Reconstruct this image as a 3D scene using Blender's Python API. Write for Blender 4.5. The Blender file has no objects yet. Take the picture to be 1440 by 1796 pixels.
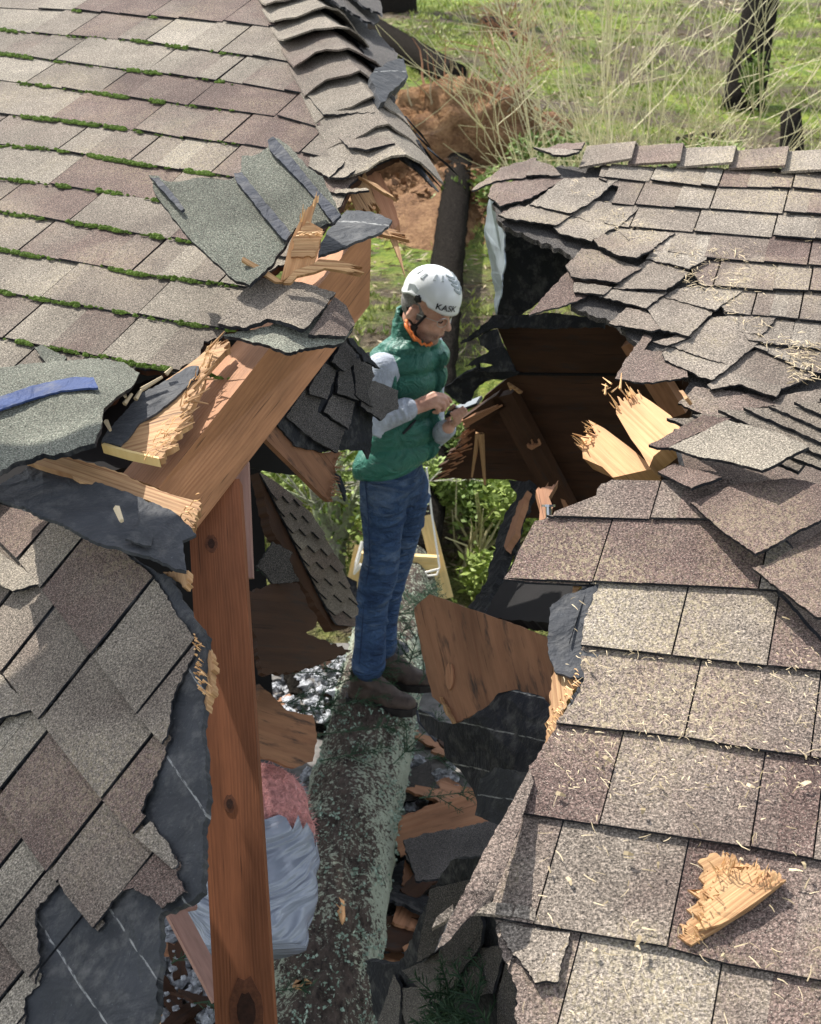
import bpy, bmesh, math, random
import numpy as np
from mathutils import Vector, noise as mnoise
random.seed(7)
sc = bpy.context.scene
COL = sc.collection
rad = math.radians
# ------------------------------------------------------------------ camera, sky, sun, exposure
CAMZ, PITCH, FPX = 3.3, rad(24), 2168.0
cd = bpy.data.cameras.new('camera'); cam = bpy.data.objects.new('camera', cd); COL.objects.link(cam)
cam.location = (0, 0, CAMZ); cam.rotation_euler = (rad(90) - PITCH, 0, 0)
cd.sensor_fit = 'VERTICAL'; cd.sensor_height = 24; cd.lens = 24 * FPX / 1796
cd.dof.use_dof = True; cd.dof.focus_distance = 2.3; cd.dof.aperture_fstop = 7.5; cd.clip_start = .05; cd.clip_end = 500
sc.camera = cam
SUN = Vector((-.40, .50, .77)).normalized()
w = bpy.data.worlds.new('World'); sc.world = w; w.use_nodes = True
nt = w.node_tree; bg = nt.nodes['Background']
sky = nt.nodes.new('ShaderNodeTexSky'); sky.sky_type = 'NISHITA'; sky.sun_disc = False
sky.sun_elevation = math.asin(SUN.z); sky.sun_rotation = math.atan2(SUN.x, SUN.y)
hz = nt.nodes.new('ShaderNodeHueSaturation'); hz.inputs['Saturation'].default_value = .4; nt.links.new(sky.outputs[0], hz.inputs['Color']); nt.links.new(hz.outputs[0], bg.inputs[0]); bg.inputs[1].default_value = .15
sd = bpy.data.lights.new('sun', 'SUN'); so = bpy.data.objects.new('sun', sd); COL.objects.link(so)
sd.energy = 3.5; sd.angle = rad(.5); sd.color = (1, .96, .9)
so.rotation_euler = SUN.to_track_quat('Z', 'Y').to_euler()
sc.view_settings.view_transform = 'Standard'; sc.view_settings.look = 'None'
sc.view_settings.exposure = 1.3; sc.view_settings.gamma = 1
# ------------------------------------------------------------------ seeing: a pixel of the photo as a ray from where it was taken
V3 = lambda *a: np.array(a, float)
CAM = V3(0, 0, CAMZ)
AF = V3(0, math.cos(PITCH), -math.sin(PITCH)); AU = V3(0, math.sin(PITCH), math.cos(PITCH)); AR = V3(1, 0, 0)
def ray(x, y): return AR * ((x - 720) / FPX) + AU * ((898 - y) / FPX) + AF
def at(x, y, d): return CAM + ray(x, y) * d
def G(x, y, z=0.0):
    r = ray(x, y); return CAM + r * ((z - CAMZ) / r[2])
def Gt(x, y):                                               # where that ray meets the hillside
    r = ray(x, y); t = 4.0
    while t < 90 and (CAM + r * t)[2] > zt(*(CAM + r * t)[:2]): t += .15
    return CAM + r * t
def pix(P):
    q = np.asarray(P) - CAM; d = q @ AF
    return 720 + FPX * (q @ AR) / d, 898 - FPX * (q @ AU) / d, d
class Plane:
    def __init__(s, O, n, off=0.0):
        s.n = n / np.linalg.norm(n)
        if s.n @ (CAM - O) < 0: s.n = -s.n
        s.O = O + s.n * off
    def __call__(s, x, y):
        r = ray(x, y); return CAM + r * (((s.O - CAM) @ s.n) / (r @ s.n))
    def nrm(s, x, y): return s.n
    def up(s, off): return Plane(s.O, s.n, off)
def slope(az, sl, x, y, d):
    a, b = rad(az), rad(sl); h = V3(math.sin(a), math.cos(a), 0)
    u = h * math.cos(b) + V3(0, 0, math.sin(b)); c = V3(math.cos(a), -math.sin(a), 0)
    p = Plane(at(x, y, d), np.cross(c, u)); p.c, p.u = c, u
    return p
def plane3(*p):
    a, b, c = [at(*q) for q in p]; return Plane(a, np.cross(b - a, c - a))
class Surf:                                   # smooth curved surface through pixel+depth points (thin plate on inverse depth)
    def __init__(s, *p):
        s.p = np.array([(q[0] / 300, q[1] / 300) for q in p]); v = np.array([1 / q[2] for q in p]); n = len(p)
        K = s.k(np.linalg.norm(s.p[:, None] - s.p[None], axis=2)); T = np.c_[np.ones(n), s.p]
        A = np.block([[K, T], [T.T, np.zeros((3, 3))]]); s.w = np.linalg.lstsq(A, np.r_[v, 0, 0, 0], rcond=None)[0]
    @staticmethod
    def k(r): return np.where(r > 1e-9, r * r * np.log(np.maximum(r, 1e-9)), 0)
    def d(s, x, y):
        q = np.array([x / 300, y / 300]); r = np.linalg.norm(s.p - q, axis=1); n = len(s.p)
        return 1 / (s.k(r) @ s.w[:n] + s.w[n] + s.w[n + 1] * q[0] + s.w[n + 2] * q[1])
    def __call__(s, x, y): return at(x, y, s.d(x, y))
    def nrm(s, x, y):
        a = s(x, y); n = np.cross(s(x + 3, y) - a, s(x, y + 3) - a); n /= np.linalg.norm(n)
        return n if n @ (CAM - a) > 0 else -n
    def up(s, off): return Off(s, off)
class Off:
    def __init__(s, S, off): s.S, s.o = S, off
    def __call__(s, x, y): return s.S(x, y) + s.S.nrm(x, y) * s.o
    def nrm(s, x, y): return s.S.nrm(x, y)
    def up(s, off): return Off(s.S, s.o + off)
# ------------------------------------------------------------------ things and meshes
def tag(o, label=None, cat=None, group=None, kind=None):
    if label: o['label'] = label
    if cat: o['category'] = cat
    if group: o['group'] = group
    if kind: o['kind'] = kind
    return o
def thing(name, label, cat, loc=(0, 0, 0), group=None):
    o = bpy.data.objects.new(name, None); COL.objects.link(o); o.location = Vector(loc); o.empty_display_size = .2
    return tag(o, label, cat, group)
class MB:
    def __init__(s): s.v = []; s.f = []; s.uv = []; s.t = []
    def add(s, vs, fs, uvs=None, tone=0.5):
        o = len(s.v); s.v += [tuple(map(float, p)) for p in vs]
        for i, f in enumerate(fs):
            s.f.append(tuple(o + k for k in f)); s.t.append(tone[i] if isinstance(tone, list) else tone)
            s.uv.append([tuple(uvs[k]) for k in f] if uvs is not None else None)
    def build(s, name, mat, parent=None, smooth=False):
        me = bpy.data.meshes.new(name)
        base = Vector(parent.location) if parent and parent.parent is None else Vector((0, 0, 0))
        if parent and parent.parent: base = Vector(parent.parent.location) + Vector(parent.location)
        v = s.v
        o = bpy.data.objects.new(name, me)
        if parent is None and v:
            a = np.array(v); base = Vector((a[:, 0].mean(), a[:, 1].mean(), a[:, 2].min())); o.location = base
        me.from_pydata([(p[0] - base[0], p[1] - base[1], p[2] - base[2]) for p in v], [], s.f)
        if any(u is not None for u in s.uv):
            ul = me.uv_layers.new(name='UVMap'); flat = []
            for f, u in zip(s.f, s.uv): flat += [c for q in (u or [(0, 0)] * len(f)) for c in q]
            ul.data.foreach_set('uv', flat)
        at_ = me.attributes.new('tone', 'FLOAT', 'FACE'); at_.data.foreach_set('value', s.t)
        if smooth: me.polygons.foreach_set('use_smooth', [True] * len(s.f))
        me.materials.append(mat)
        if any(t < 0 for t in s.t):                       # dark asphalt shows on the cut edges and the underside
            me.materials.append(M['felt_black']); me.polygons.foreach_set('material_index', [1 if t < 0 else 0 for t in s.t])
        me.update(); COL.objects.link(o)
        if parent: o.parent = parent
        return o
def frame_of(d):
    d = d / np.linalg.norm(d); a = V3(0, 0, 1) if abs(d[2]) < .9 else V3(1, 0, 0)
    x = np.cross(d, a); x /= np.linalg.norm(x); return x, np.cross(x, d)
def tube(mb, pts, rs, n=8, tone=.5, wob=0.0, cap=True):
    pts = [np.asarray(p, float) for p in pts]; vs = []; uv = []; L = 0
    x = None
    for i, p in enumerate(pts):
        d = pts[min(i + 1, len(pts) - 1)] - pts[max(i - 1, 0)]; d = d / (np.linalg.norm(d) + 1e-9)
        if x is None: x, y = frame_of(d)
        x = x - d * (x @ d); x /= np.linalg.norm(x) + 1e-9; y = np.cross(x, d)
        if i: L += np.linalg.norm(p - pts[i - 1])
        for k in range(n):
            a = 2 * math.pi * k / n; r = rs[i] * (1 + wob * (random.random() - .5))
            vs.append(p + (x * math.cos(a) + y * math.sin(a)) * r); uv.append((L, rs[0] * a))
    fs = [(i * n + k, i * n + (k + 1) % n, (i + 1) * n + (k + 1) % n, (i + 1) * n + k) for i in range(len(pts) - 1) for k in range(n)]
    if cap: fs += [tuple(range(n))[::-1], tuple((len(pts) - 1) * n + k for k in range(n))]
    mb.add(vs, fs, uv, tone)
def box(mb, a, b, up, w_, h, tone=.5, tw=0.0, jag=0.0):      # a timber from a to b, w_ across, h along up
    a, b = np.asarray(a, float), np.asarray(b, float); d = b - a; L = np.linalg.norm(d); d /= L
    up = np.asarray(up, float); u = up - d * (up @ d); u /= np.linalg.norm(u); s = np.cross(d, u)
    n = max(2, int(L / .04)) if jag else 2
    for (o1, e1, e2, l1, l2, vo) in ((u * h / 2, s, d, w_, L, 0), (-u * h / 2, s, d, w_, L, .7), (s * w_ / 2, u, d, h, L, 1.3), (-s * w_ / 2, u, d, h, L, 2.1)):
        q = [o1 - e1 * l1 / 2, o1 + e1 * l1 / 2]
        vs = [a + q[0], a + q[1], b + q[1], b + q[0]]
        mb.add(vs, [(0, 1, 2, 3)], [(0, vo), (0, vo + l1), (L, vo + l1), (L, vo)], tone)
    for p in (a, b):
        mb.add([p + u * h / 2 + s * w_ / 2, p + u * h / 2 - s * w_ / 2, p - u * h / 2 - s * w_ / 2, p - u * h / 2 + s * w_ / 2], [(0, 1, 2, 3)], [(0, 0), (.01, 0), (.01, h), (0, h)], tone)
def prism(mb, A, B, tone=.5):                                # a timber with corner rows A (near end) and B (far end)
    A, B = [np.asarray(p, float) for p in A], [np.asarray(p, float) for p in B]; L = np.linalg.norm(B[0] - A[0]); n = len(A); o = 0
    for i in range(n):
        w_ = np.linalg.norm(A[(i + 1) % n] - A[i]); mb.add([A[i], A[(i + 1) % n], B[(i + 1) % n], B[i]], [(0, 1, 2, 3)], [(0, o), (0, o + w_), (L, o + w_), (L, o)], tone); o += w_ + .37
    for E in (A, B): mb.add(E, [tuple(range(n))], [(0, i * .03) for i in range(n)], tone)
def clip(sub, cl):
    area = sum(cl[i][0] * cl[(i + 1) % len(cl)][1] - cl[(i + 1) % len(cl)][0] * cl[i][1] for i in range(len(cl)))
    if area < 0: cl = cl[::-1]
    out = list(sub)
    for i in range(len(cl)):
        (ax, ay), (bx, by) = cl[i], cl[(i + 1) % len(cl)]; ex, ey = bx - ax, by - ay
        inp, out = out, []
        if not inp: return []
        f = lambda p: ex * (p[1] - ay) - ey * (p[0] - ax)
        for k in range(len(inp)):
            p, q = inp[k - 1], inp[k]; fp, fq = f(p), f(q)
            if (fp >= 0) != (fq >= 0):
                t = fp / (fp - fq); out.append((p[0] + (q[0] - p[0]) * t, p[1] + (q[1] - p[1]) * t))
            if fq >= 0: out.append(q)
    return out
def jag(poly, amp=3.0, step=7.0, seed=0, shut=True):                     # torn edge; a third number on a point sets the tear along the edge that starts there
    r = random.Random(seed * 91 + len(poly)); out = []
    for i, p in enumerate(poly):
        q = poly[(i + 1) % len(poly)]; a = p[2] if len(p) > 2 else amp
        L = math.hypot(q[0] - p[0], q[1] - p[1]); out.append((p[0], p[1]))
        if not shut and i == len(poly) - 1: continue
        if a <= 0 or L < step * 1.4: continue
        nx, ny = -(q[1] - p[1]) / L, (q[0] - p[0]) / L; n = int(L / step); ph = r.random() * 9
        for k in range(1, n):
            t = k / n; e = (r.random() - .5) * 1.5 * a + math.sin(t * L / 23 + ph) * a * .4
            out.append((p[0] + (q[0] - p[0]) * t + nx * e, p[1] + (q[1] - p[1]) * t + ny * e))
    return out
def spikes(p, q, d, n, seed=0, base=.15):                     # splintered end from p to q, splinters reach along d (px)
    r = random.Random(seed); out = [p]; n = n * 2
    ws = [.25 + r.random() ** 2 * 2 for _ in range(n)]; tot = sum(ws); acc = 0
    for k in range(n):
        t0 = (acc + ws[k] * .12) / tot; acc += ws[k]; t1 = (acc - ws[k] * .06) / tot; h = base + (1.25 - base) * r.random() ** 2.2
        lx = lambda t, e: (p[0] + (q[0] - p[0]) * t + d[0] * e, p[1] + (q[1] - p[1]) * t + d[1] * e)
        out += [lx(t0, h), lx(t0 + (t1 - t0) * r.uniform(.1, .6), h * r.uniform(.8, 1.05)), lx(t1, h * (.1 + .5 * r.random()))]
    return out + [q]
def sheet(mb, poly, S, th=.008, cell=60, off=0.0, grain=(1, 0), tone=.5, back=True, bump=0.0, bscale=60.0, seed=0, edge=False):
    """a real plate of thickness th whose outline is poly, lying on surface S"""
    xs = [p[0] for p in poly]; ys = [p[1] for p in poly]; key = {}; tops = []; P = []
    cx, cy = sum(xs) / len(xs), sum(ys) / len(ys); sc_ = np.linalg.norm(S(cx, cy) - CAM) / FPX
    gl = math.hypot(*grain); gx, gy = grain[0] / gl, grain[1] / gl
    def idx(p):
        k = (round(p[0], 2), round(p[1], 2))
        if k not in key: key[k] = len(P); P.append(k)
        return key[k]
    x = math.floor(min(xs) / cell) * cell
    while x < max(xs):
        y = math.floor(min(ys) / cell) * cell
        while y < max(ys):
            c = clip(poly, [(x, y), (x + cell, y), (x + cell, y + cell), (x, y + cell)])
            ids = []
            for p in c:
                i = idx(p)
                if not ids or (ids[-1] != i): ids.append(i)
            if len(ids) > 2 and ids[0] == ids[-1]: ids.pop()
            if len(ids) >= 3 and len(set(ids)) == len(ids): tops.append(ids)
            y += cell
        x += cell
    if not P: return
    N = [S.nrm(*p) for p in P]; T = []
    for p, n in zip(P, N):
        h = off(*p) if callable(off) else off
        if bump: h += bump * mnoise.noise(Vector((p[0] / bscale, p[1] / bscale, seed * 3.7)))
        T.append(S(*p) + n * h)
    B = [a - n * th for a, n in zip(T, N)]
    uv = [((p[0] * gx + p[1] * gy) * sc_, (-p[0] * gy + p[1] * gx) * sc_) for p in P]
    m = len(P); edges = {}
    for f in tops:
        for i in range(len(f)):
            e = (f[i], f[(i + 1) % len(f)]); edges[e] = 1
    fs = [tuple(f) for f in tops]
    if back: fs += [tuple(m + i for i in f[::-1]) for f in tops]
    fs += [(b, a, m + a, m + b) for (a, b) in edges if (b, a) not in edges]
    mb.add(T + B, fs, uv + uv, [tone] * len(tops) + [-1] * (len(fs) - len(tops)) if edge else tone)
def plate(name, poly, S, mat, parent=None, seed=None, amp=3.0, step=7.0, **k):
    mb = MB(); sheet(mb, jag(poly, amp, step, seed if seed is not None else len(name)), S, edge=mat.name.startswith('shingle'), **k)
    return mb.build(name, mat, parent)
def yat(line, x): return float(np.interp(x, [p[0] for p in line], [p[1] for p in line])) if line[0][0] <= x <= line[-1][0] else (
    line[0][1] + (x - line[0][0]) * (line[1][1] - line[0][1]) / (line[1][0] - line[0][0]) if x < line[0][0] else
    line[-1][1] + (x - line[-1][0]) * (line[-1][1] - line[-2][1]) / (line[-1][0] - line[-2][0]))
def soft_tab(mb, poly, S, down, lo, hi, th, tone, curl, r):
    dl = math.hypot(*down); dx, dy = down[0] / dl, down[1] / dl; pr = [p[0] * dx + p[1] * dy for p in poly]; cr = [-p[0] * dy + p[1] * dx for p in poly]
    a, b, c, e = min(pr), max(pr), min(cr), max(cr); c1, c2, c3 = curl * r.random(), curl * r.random(), curl * (r.random() - .6); sd_ = r.random() * 50
    def off(x, y):
        v = (x * dx + y * dy - a) / (b - a + 1e-6); u = (-x * dy + y * dx - c) / (e - c + 1e-6)
        return lo + (hi - lo) * v + (c1 * (1 - u) + c2 * u) * v * v + c3 * 4 * u * (1 - u) * v + .0035 * mnoise.noise(Vector((x / 60, y / 60, sd_)))
    sheet(mb, poly, S, th=th, cell=38, off=off, tone=tone, edge=True)
def fray(mb, S, p, q, d, n, L=1.0, seed=1, w_=.0016, back=.5):
    """loose wood fibres along a broken edge p-q, reaching along d (px)"""
    r = random.Random(seed)
    for _ in range(int(n * .38)):
        t = r.random(); a = (p[0] + (q[0] - p[0]) * t - d[0] * back * r.random(), p[1] + (q[1] - p[1]) * t - d[1] * back * r.random()); k = L * r.uniform(.3, 1.3); s = r.gauss(0, .09)
        e = (a[0] + (d[0] - d[1] * s) * k, a[1] + (d[1] + d[0] * s) * k); n_ = S.nrm(*a); A, B = S(*a) + n_ * r.uniform(.0, .016), S(*e) + n_ * r.uniform(-.004, .026)
        tube(mb, [A, (A + B) / 2 + n_ * r.uniform(-.002, .006), B], [w_ * r.uniform(.5, 1.6), w_ * .8, .0003], 3, r.random(), 0, False)
def tab(mb, poly, S, down, lo, hi, th, tone, curl=0.0, r=random, soft=False):
    """one shingle tab: plate that rises from lo (top) to hi (butt) along the pixel direction down"""
    if len(poly) < 3: return
    if soft: return soft_tab(mb, poly, S, down, lo, hi, th, tone, curl, r)
    dl = math.hypot(*down); dx, dy = down[0] / dl, down[1] / dl
    pr = [p[0] * dx + p[1] * dy for p in poly]; cr = [-p[0] * dy + p[1] * dx for p in poly]
    a, b, c, e = min(pr), max(pr), min(cr), max(cr); c1, c2 = curl * r.random(), curl * r.random()
    T, B = [], []
    for p, v, u in zip(poly, pr, cr):
        v = (v - a) / (b - a + 1e-6); u = (u - c) / (e - c + 1e-6)
        h = lo + (hi - lo) * v + (c1 * (1 - u) + c2 * u) * v * v
        n = S.nrm(*p); q = S(*p) + n * h; T.append(q); B.append(q - n * th)
    n = len(poly)
    mb.add(T + B, [tuple(range(n))] + [(i, n + i, n + (i + 1) % n, (i + 1) % n) for i in range(n)], None, [tone] + [-1] * n)
def courses(mb, S, lines, joints, outline, updir, tw=200, th=.006, hi=.011, curl=.006, seed=1, tones=None, gap=1.2, split=(1, 2, 2, 3)):
    r = random.Random(seed)
    for k in range(len(lines) - 1):
        top, bot = lines[k], lines[k + 1]; js = joints[k]
        x0, x1 = min(p[0] for p in bot) - 300, max(p[0] for p in bot) + 300
        js = sorted(js); a = js[0] - tw * (.8 + .4 * r.random())
        while a > x0: js = [a] + js; a -= tw * (.7 + .6 * r.random())
        b = js[-1] + tw * (.8 + .4 * r.random())
        while b < x1: js = js + [b]; b += tw * (.7 + .6 * r.random())
        def topof(x):
            y = yat(bot, x); px, py = x, y
            for _ in range(400):
                dx, dy = updir(px, py); l = math.hypot(dx, dy); px += dx / l * 2; py += dy / l * 2
                if py <= yat(top, px): break
            return px, py
        for i in range(len(js) - 1):
            n = r.choice(split); base = (tones or r.random)() if tones is None else tones(r)
            cuts = [js[i] + (js[i + 1] - js[i]) * c for c in ([0, 1] if n == 1 else [0, .35 + .3 * r.random(), 1] if n == 2 else [0, .25 + .15 * r.random(), .6 + .15 * r.random(), 1])]
            lift = hi + curl * r.random() * .4
            for j in range(len(cuts) - 1):
                xa = cuts[j] + (gap if j == 0 else 0); xb = cuts[j + 1] - (gap if j == len(cuts) - 2 else 0)
                ta, tb = topof(xa), topof(xb); ba, bb = (xa, yat(bot, xa)), (xb, yat(bot, xb))
                ext = lambda t, q, e=.12: (t[0] + (t[0] - q[0]) * e, t[1] + (t[1] - q[1]) * e)
                quad = [ext(ta, ba), ext(tb, bb), bb, ba]
                pl = clip(outline, quad)
                t = min(1, max(0, base + (r.random() - .5) * (.0 if n == 1 else .5)))
                tab(mb, pl, S, ((ba[0] - ta[0]), (ba[1] - ta[1])), -.001, lift, th, t, curl * .3, r)
def z8(*p): return [(820 + x * .4306, 230 + y * .4306) for x, y in p]
def z3(*p): return [(x / 2, 600 + y / 2) for x, y in p]
def z5(*p): return [(x / 2, 1196 + y / 2) for x, y in p]
def z4(*p): return [(720 + x / 2, 600 + y / 2) for x, y in p]
def z6(*p): return [(720 + x / 2, 1196 + y / 2) for x, y in p]
def z1(*p): return [(x / 2, y / 2) for x, y in p]
def zb(*p): return [(240 + x * .34722, 220 + y * .34722) for x, y in p]     # beam and torn sheets
def za(*p): return [(x / 3.6, 560 + y / 3.6) for x, y in p]
def zh(*p): return [(420 + x * .38976, 560 + y * .38976) for x, y in p]     # behind the beam
def zr(*p): return [(700 + x * .375, 560 + y * .375) for x, y in p]         # under the right roof
def zp(*p): return [(700 + x * .44335, 1000 + y * .44335) for x, y in p]    # plywood and felt
# ------------------------------------------------------------------ materials
class N:
    def __init__(s, name, rough=.85):
        s.m = bpy.data.materials.new(name); s.m.use_nodes = True; s.t = s.m.node_tree; s.b = s.t.nodes['Principled BSDF']
        s.b.inputs['Roughness'].default_value = rough; s.b.inputs['Specular IOR Level'].default_value = .25
    def n(s, ty, **k):
        o = s.t.nodes.new(ty)
        for a, v in k.items(): setattr(o, a, v)
        return o
    def put(s, i, v):
        if isinstance(v, bpy.types.NodeSocket): s.t.links.new(v, i)
        elif v is not None: i.default_value = v
    def co(s, kind='Object', scale=(1, 1, 1)):
        c = s.n('ShaderNodeTexCoord'); m = s.n('ShaderNodeMapping'); m.inputs['Scale'].default_value = scale
        s.t.links.new(c.outputs[kind], m.inputs[0]); return m.outputs[0]
    def noise(s, co, scale, detail=3, rough=.6, dist=0):
        o = s.n('ShaderNodeTexNoise'); s.put(o.inputs['Vector'], co); o.inputs['Scale'].default_value = scale
        o.inputs['Detail'].default_value = detail; o.inputs['Roughness'].default_value = rough; o.inputs['Distortion'].default_value = dist
        return o.outputs[0]
    def wave(s, co, scale, dist=2, dscale=1, detail=2):
        o = s.n('ShaderNodeTexWave', bands_direction='Y'); s.put(o.inputs['Vector'], co)
        for k, v in (('Scale', scale), ('Distortion', dist), ('Detail Scale', dscale), ('Detail', detail)): o.inputs[k].default_value = v
        return o.outputs['Fac']
    def ramp(s, f, *st):
        o = s.n('ShaderNodeValToRGB'); s.put(o.inputs[0], f); e = o.color_ramp.elements
        while len(e) < len(st): e.new(.5)
        for k, (p, c) in zip(e, st): k.position = p; k.color = (c if isinstance(c, tuple) else (c, c, c)) + (1,)
        return o.outputs[0]
    def mix(s, f, a, b, mode='MIX'):
        o = s.n('ShaderNodeMix', data_type='RGBA', blend_type=mode); s.put(o.inputs[0], f)
        for i, v in ((6, a), (7, b)): s.put(o.inputs[i], v + (1,) if isinstance(v, tuple) else v)
        return o.outputs[2]
    def math(s, op, a, b=None, c=None):
        o = s.n('ShaderNodeMath', operation=op); s.put(o.inputs[0], a); s.put(o.inputs[1], b)
        if c is not None: s.put(o.inputs[2], c)
        return o.outputs[0]
    def attr(s, name='tone'):
        return s.n('ShaderNodeAttribute', attribute_name=name).outputs['Fac']
    def col(s, c): s.put(s.b.inputs['Base Color'], c + (1,) if isinstance(c, tuple) else c); return s
    def bump(s, h, st=.5, d=.003):
        o = s.n('ShaderNodeBump'); s.put(o.inputs['Height'], h); o.inputs['Strength'].default_value = st; o.inputs['Distance'].default_value = d
        s.t.links.new(o.outputs[0], s.b.inputs['Normal']); return s
def shingle_mat(name, stops, gs=330, litter=0.0):
    k = N(name, .92); c = k.co(); t = k.attr()
    big = k.noise(c, 7, 3); t2 = k.math('ADD', t, k.math('MULTIPLY', k.math('SUBTRACT', big, .5), .55))
    base = k.ramp(t2, *stops)
    g = k.noise(c, gs, 2, .7); g2 = k.noise(c, gs * 2.1, 2, .6)
    sp = k.ramp(g, (.28, .12), (.42, .55), (.56, 1.1), (.7, 2.3))
    out = k.mix(1, base, sp, 'MULTIPLY')
    fl = k.ramp(g2, (.6, 0.0), (.67, 1.0)); out = k.mix(k.math('MULTIPLY', fl, .7), out, (.5, .43, .35))
    if litter:                                   # sawdust and needle dust lying in drifts
        d = k.ramp(k.noise(c, 2.6, 3), (.52, 0.0), (.66, 1.0)); s_ = k.noise(k.co(scale=(1, .5, 1)), 170, 3, .7)
        out = k.mix(k.math('MULTIPLY', k.math('MULTIPLY', d, k.ramp(s_, (.45, 0.0), (.6, 1.0))), litter), out, (.5, .42, .25))
    grime = k.ramp(k.noise(c, 3.1, 4), (.35, .72), (.6, 1.06)); out = k.mix(1, out, grime, 'MULTIPLY')
    k.col(out); k.bump(g, .9, .004); return k.m
SH_ST = [(0, (.098, .064, .053)), (.22, (.135, .094, .077)), (.42, (.162, .133, .106)), (.62, (.205, .175, .138)), (.82, (.24, .21, .165)), (1, (.285, .25, .2))]
M = {}
M['shingle'] = shingle_mat('shingle', SH_ST, litter=.22)
M['shingle_dusty'] = shingle_mat('shingle_dusty', [(0, (.115, .076, .064)), (.25, (.15, .108, .09)), (.5, (.185, .152, .122)), (.75, (.228, .195, .158)), (1, (.272, .238, .194))], 250, .35)
M['shingle_grey'] = shingle_mat('shingle_grey', [(0, (.07, .074, .058)), (.5, (.105, .112, .088)), (1, (.165, .17, .135))], 330)
M['shingle_dark'] = shingle_mat('shingle_dark', [(0, (.045, .042, .04)), (.5, (.075, .069, .065)), (1, (.12, .11, .1))], 330)
def felt_mat(name, base, lines=0.0, off=0.0):
    k = N(name, .75); c = k.co(); f = k.noise(c, 260, 3); b = k.noise(c, 9, 3)
    out = k.ramp(b, (.3, tuple(x * .75 for x in base)), (.7, tuple(x * 1.35 for x in base)))
    out = k.mix(k.ramp(f, (.66, 0.0), (.75, .35)), out, (.2, .21, .22))
    out = k.mix(k.ramp(k.noise(c, 23, 5, .7), (.5, 0.0), (.72, .45)), out, (.15, .145, .135))
    if lines:
        u = k.co('UV'); s_ = k.n('ShaderNodeSeparateXYZ'); k.put(s_.inputs[0], u)
        m_ = k.math('ABSOLUTE', k.math('SUBTRACT', k.math('FRACT', k.math('ADD', k.math('DIVIDE', s_.outputs[1], lines), off)), .5))
        w_ = k.math('LESS_THAN', m_, .0016 / lines); d = k.ramp(k.noise(k.co('UV', (60, 200, 1)), 1, 2), (.42, 0.0), (.55, 1.0))
        out = k.mix(k.math('MULTIPLY', k.math('MULTIPLY', w_, d), .55), out, (.36, .36, .34))
    k.col(out); k.bump(k.math('ADD', k.noise(c, 120, 4), k.math('MULTIPLY', k.noise(c, 14, 3, .5, 1.5), 5)), .6, .004); return k.m
M['felt'] = felt_mat('felt', (.034, .036, .04))
M['felt_lined'] = felt_mat('felt_lined', (.026, .028, .031), .10, .3)
M['felt_black'] = felt_mat('felt_black', (.011, .012, .015)); M['felt_ruled'] = felt_mat('felt_ruled', (.012, .013, .018), .09)
M['tar'] = felt_mat('tar', (.012, .016, .026)); M['blue_tape'] = felt_mat('blue_tape', (.022, .04, .11))
def wood_mat(name, dark, light, ring=38, dist=3.0, stain=None, rough=.7, fib=1.0, knots=False, spec=.25):
    k = N(name, rough); u = k.co('UV'); k.b.inputs['Specular IOR Level'].default_value = spec
    st = k.co('UV', (1.0, 9, 1)); wob = k.noise(k.co('UV', (1.2, 6, 1)), 1.3, 2)
    v = k.n('ShaderNodeSeparateXYZ'); k.put(v.inputs[0], u)
    wob2 = k.noise(k.co('UV', (.5, 22, 1)), 1, 3)
    y = k.math('ADD', k.math('ADD', k.math('MULTIPLY', v.outputs[1], ring * 6.28), k.math('MULTIPLY', wob, dist * 6.28)), k.math('MULTIPLY', wob2, 14))
    g = k.math('MULTIPLY', k.math('ADD', k.math('MULTIPLY', k.math('SINE', y), .5), .5), k.ramp(k.noise(k.co('UV', (.7, 17, 1)), 1, 2), (.3, .15), (.7, 1.0)))
    fine = k.noise(k.co('UV', (7, 420, 1)), 1, 3, .7); f2 = k.noise(k.co('UV', (2, 30, 1)), 1, 3)
    m_ = k.math('ADD', k.math('ADD', k.math('MULTIPLY', k.math('POWER', g, 2), .26), k.math('MULTIPLY', fine, .44 * fib)), k.math('MULTIPLY', f2, .36))
    out = k.ramp(m_, (.22, light), (.5, tuple((a * .45 + b * .55) for a, b in zip(dark, light))), (.85, dark))
    gr_ = k.noise(k.co('UV', (3, 14, 1)), 1, 4, .65); out = k.mix(1, out, k.ramp(gr_, (.3, .62), (.62, 1.1)), 'MULTIPLY')
    out = k.mix(k.ramp(k.noise(k.co('UV', (4, 160, 1)), 1, 2), (.66, 0.0), (.7, .75)), out, tuple(x * .3 for x in dark))
    if knots:
        vo = k.n('ShaderNodeTexVoronoi'); k.put(vo.inputs['Vector'], k.co('UV', (2.1, 6, 1))); vo.inputs['Scale'].default_value = 1
        out = k.mix(k.ramp(vo.outputs['Distance'], (.02, .85), (.075, 0.0)), out, tuple(x * .28 for x in dark))
    if stain:
        s_ = k.noise(k.co('UV', (7, 34, 1)), 1, 4, .65); out = k.mix(k.ramp(s_, (.55, 0.0), (.68, stain)), out, (.025, .02, .018))
    k.col(out); k.bump(k.math('ADD', fine, g), .25, .002); return k.m
M['beam'] = wood_mat('beam', (.18, .07, .03), (.42, .205, .095), 110, 4, knots=True)
M['post'] = wood_mat('post', (.115, .04, .018), (.3, .11, .048), 170, 6, knots=True)
M['fresh'] = wood_mat('fresh_wood', (.32, .15, .06), (.62, .37, .18), 70, 3, fib=1.3)
M['splint'] = wood_mat('splinter', (.24, .11, .045), (.7, .46, .23), 120, 6, fib=1.9)
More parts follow.
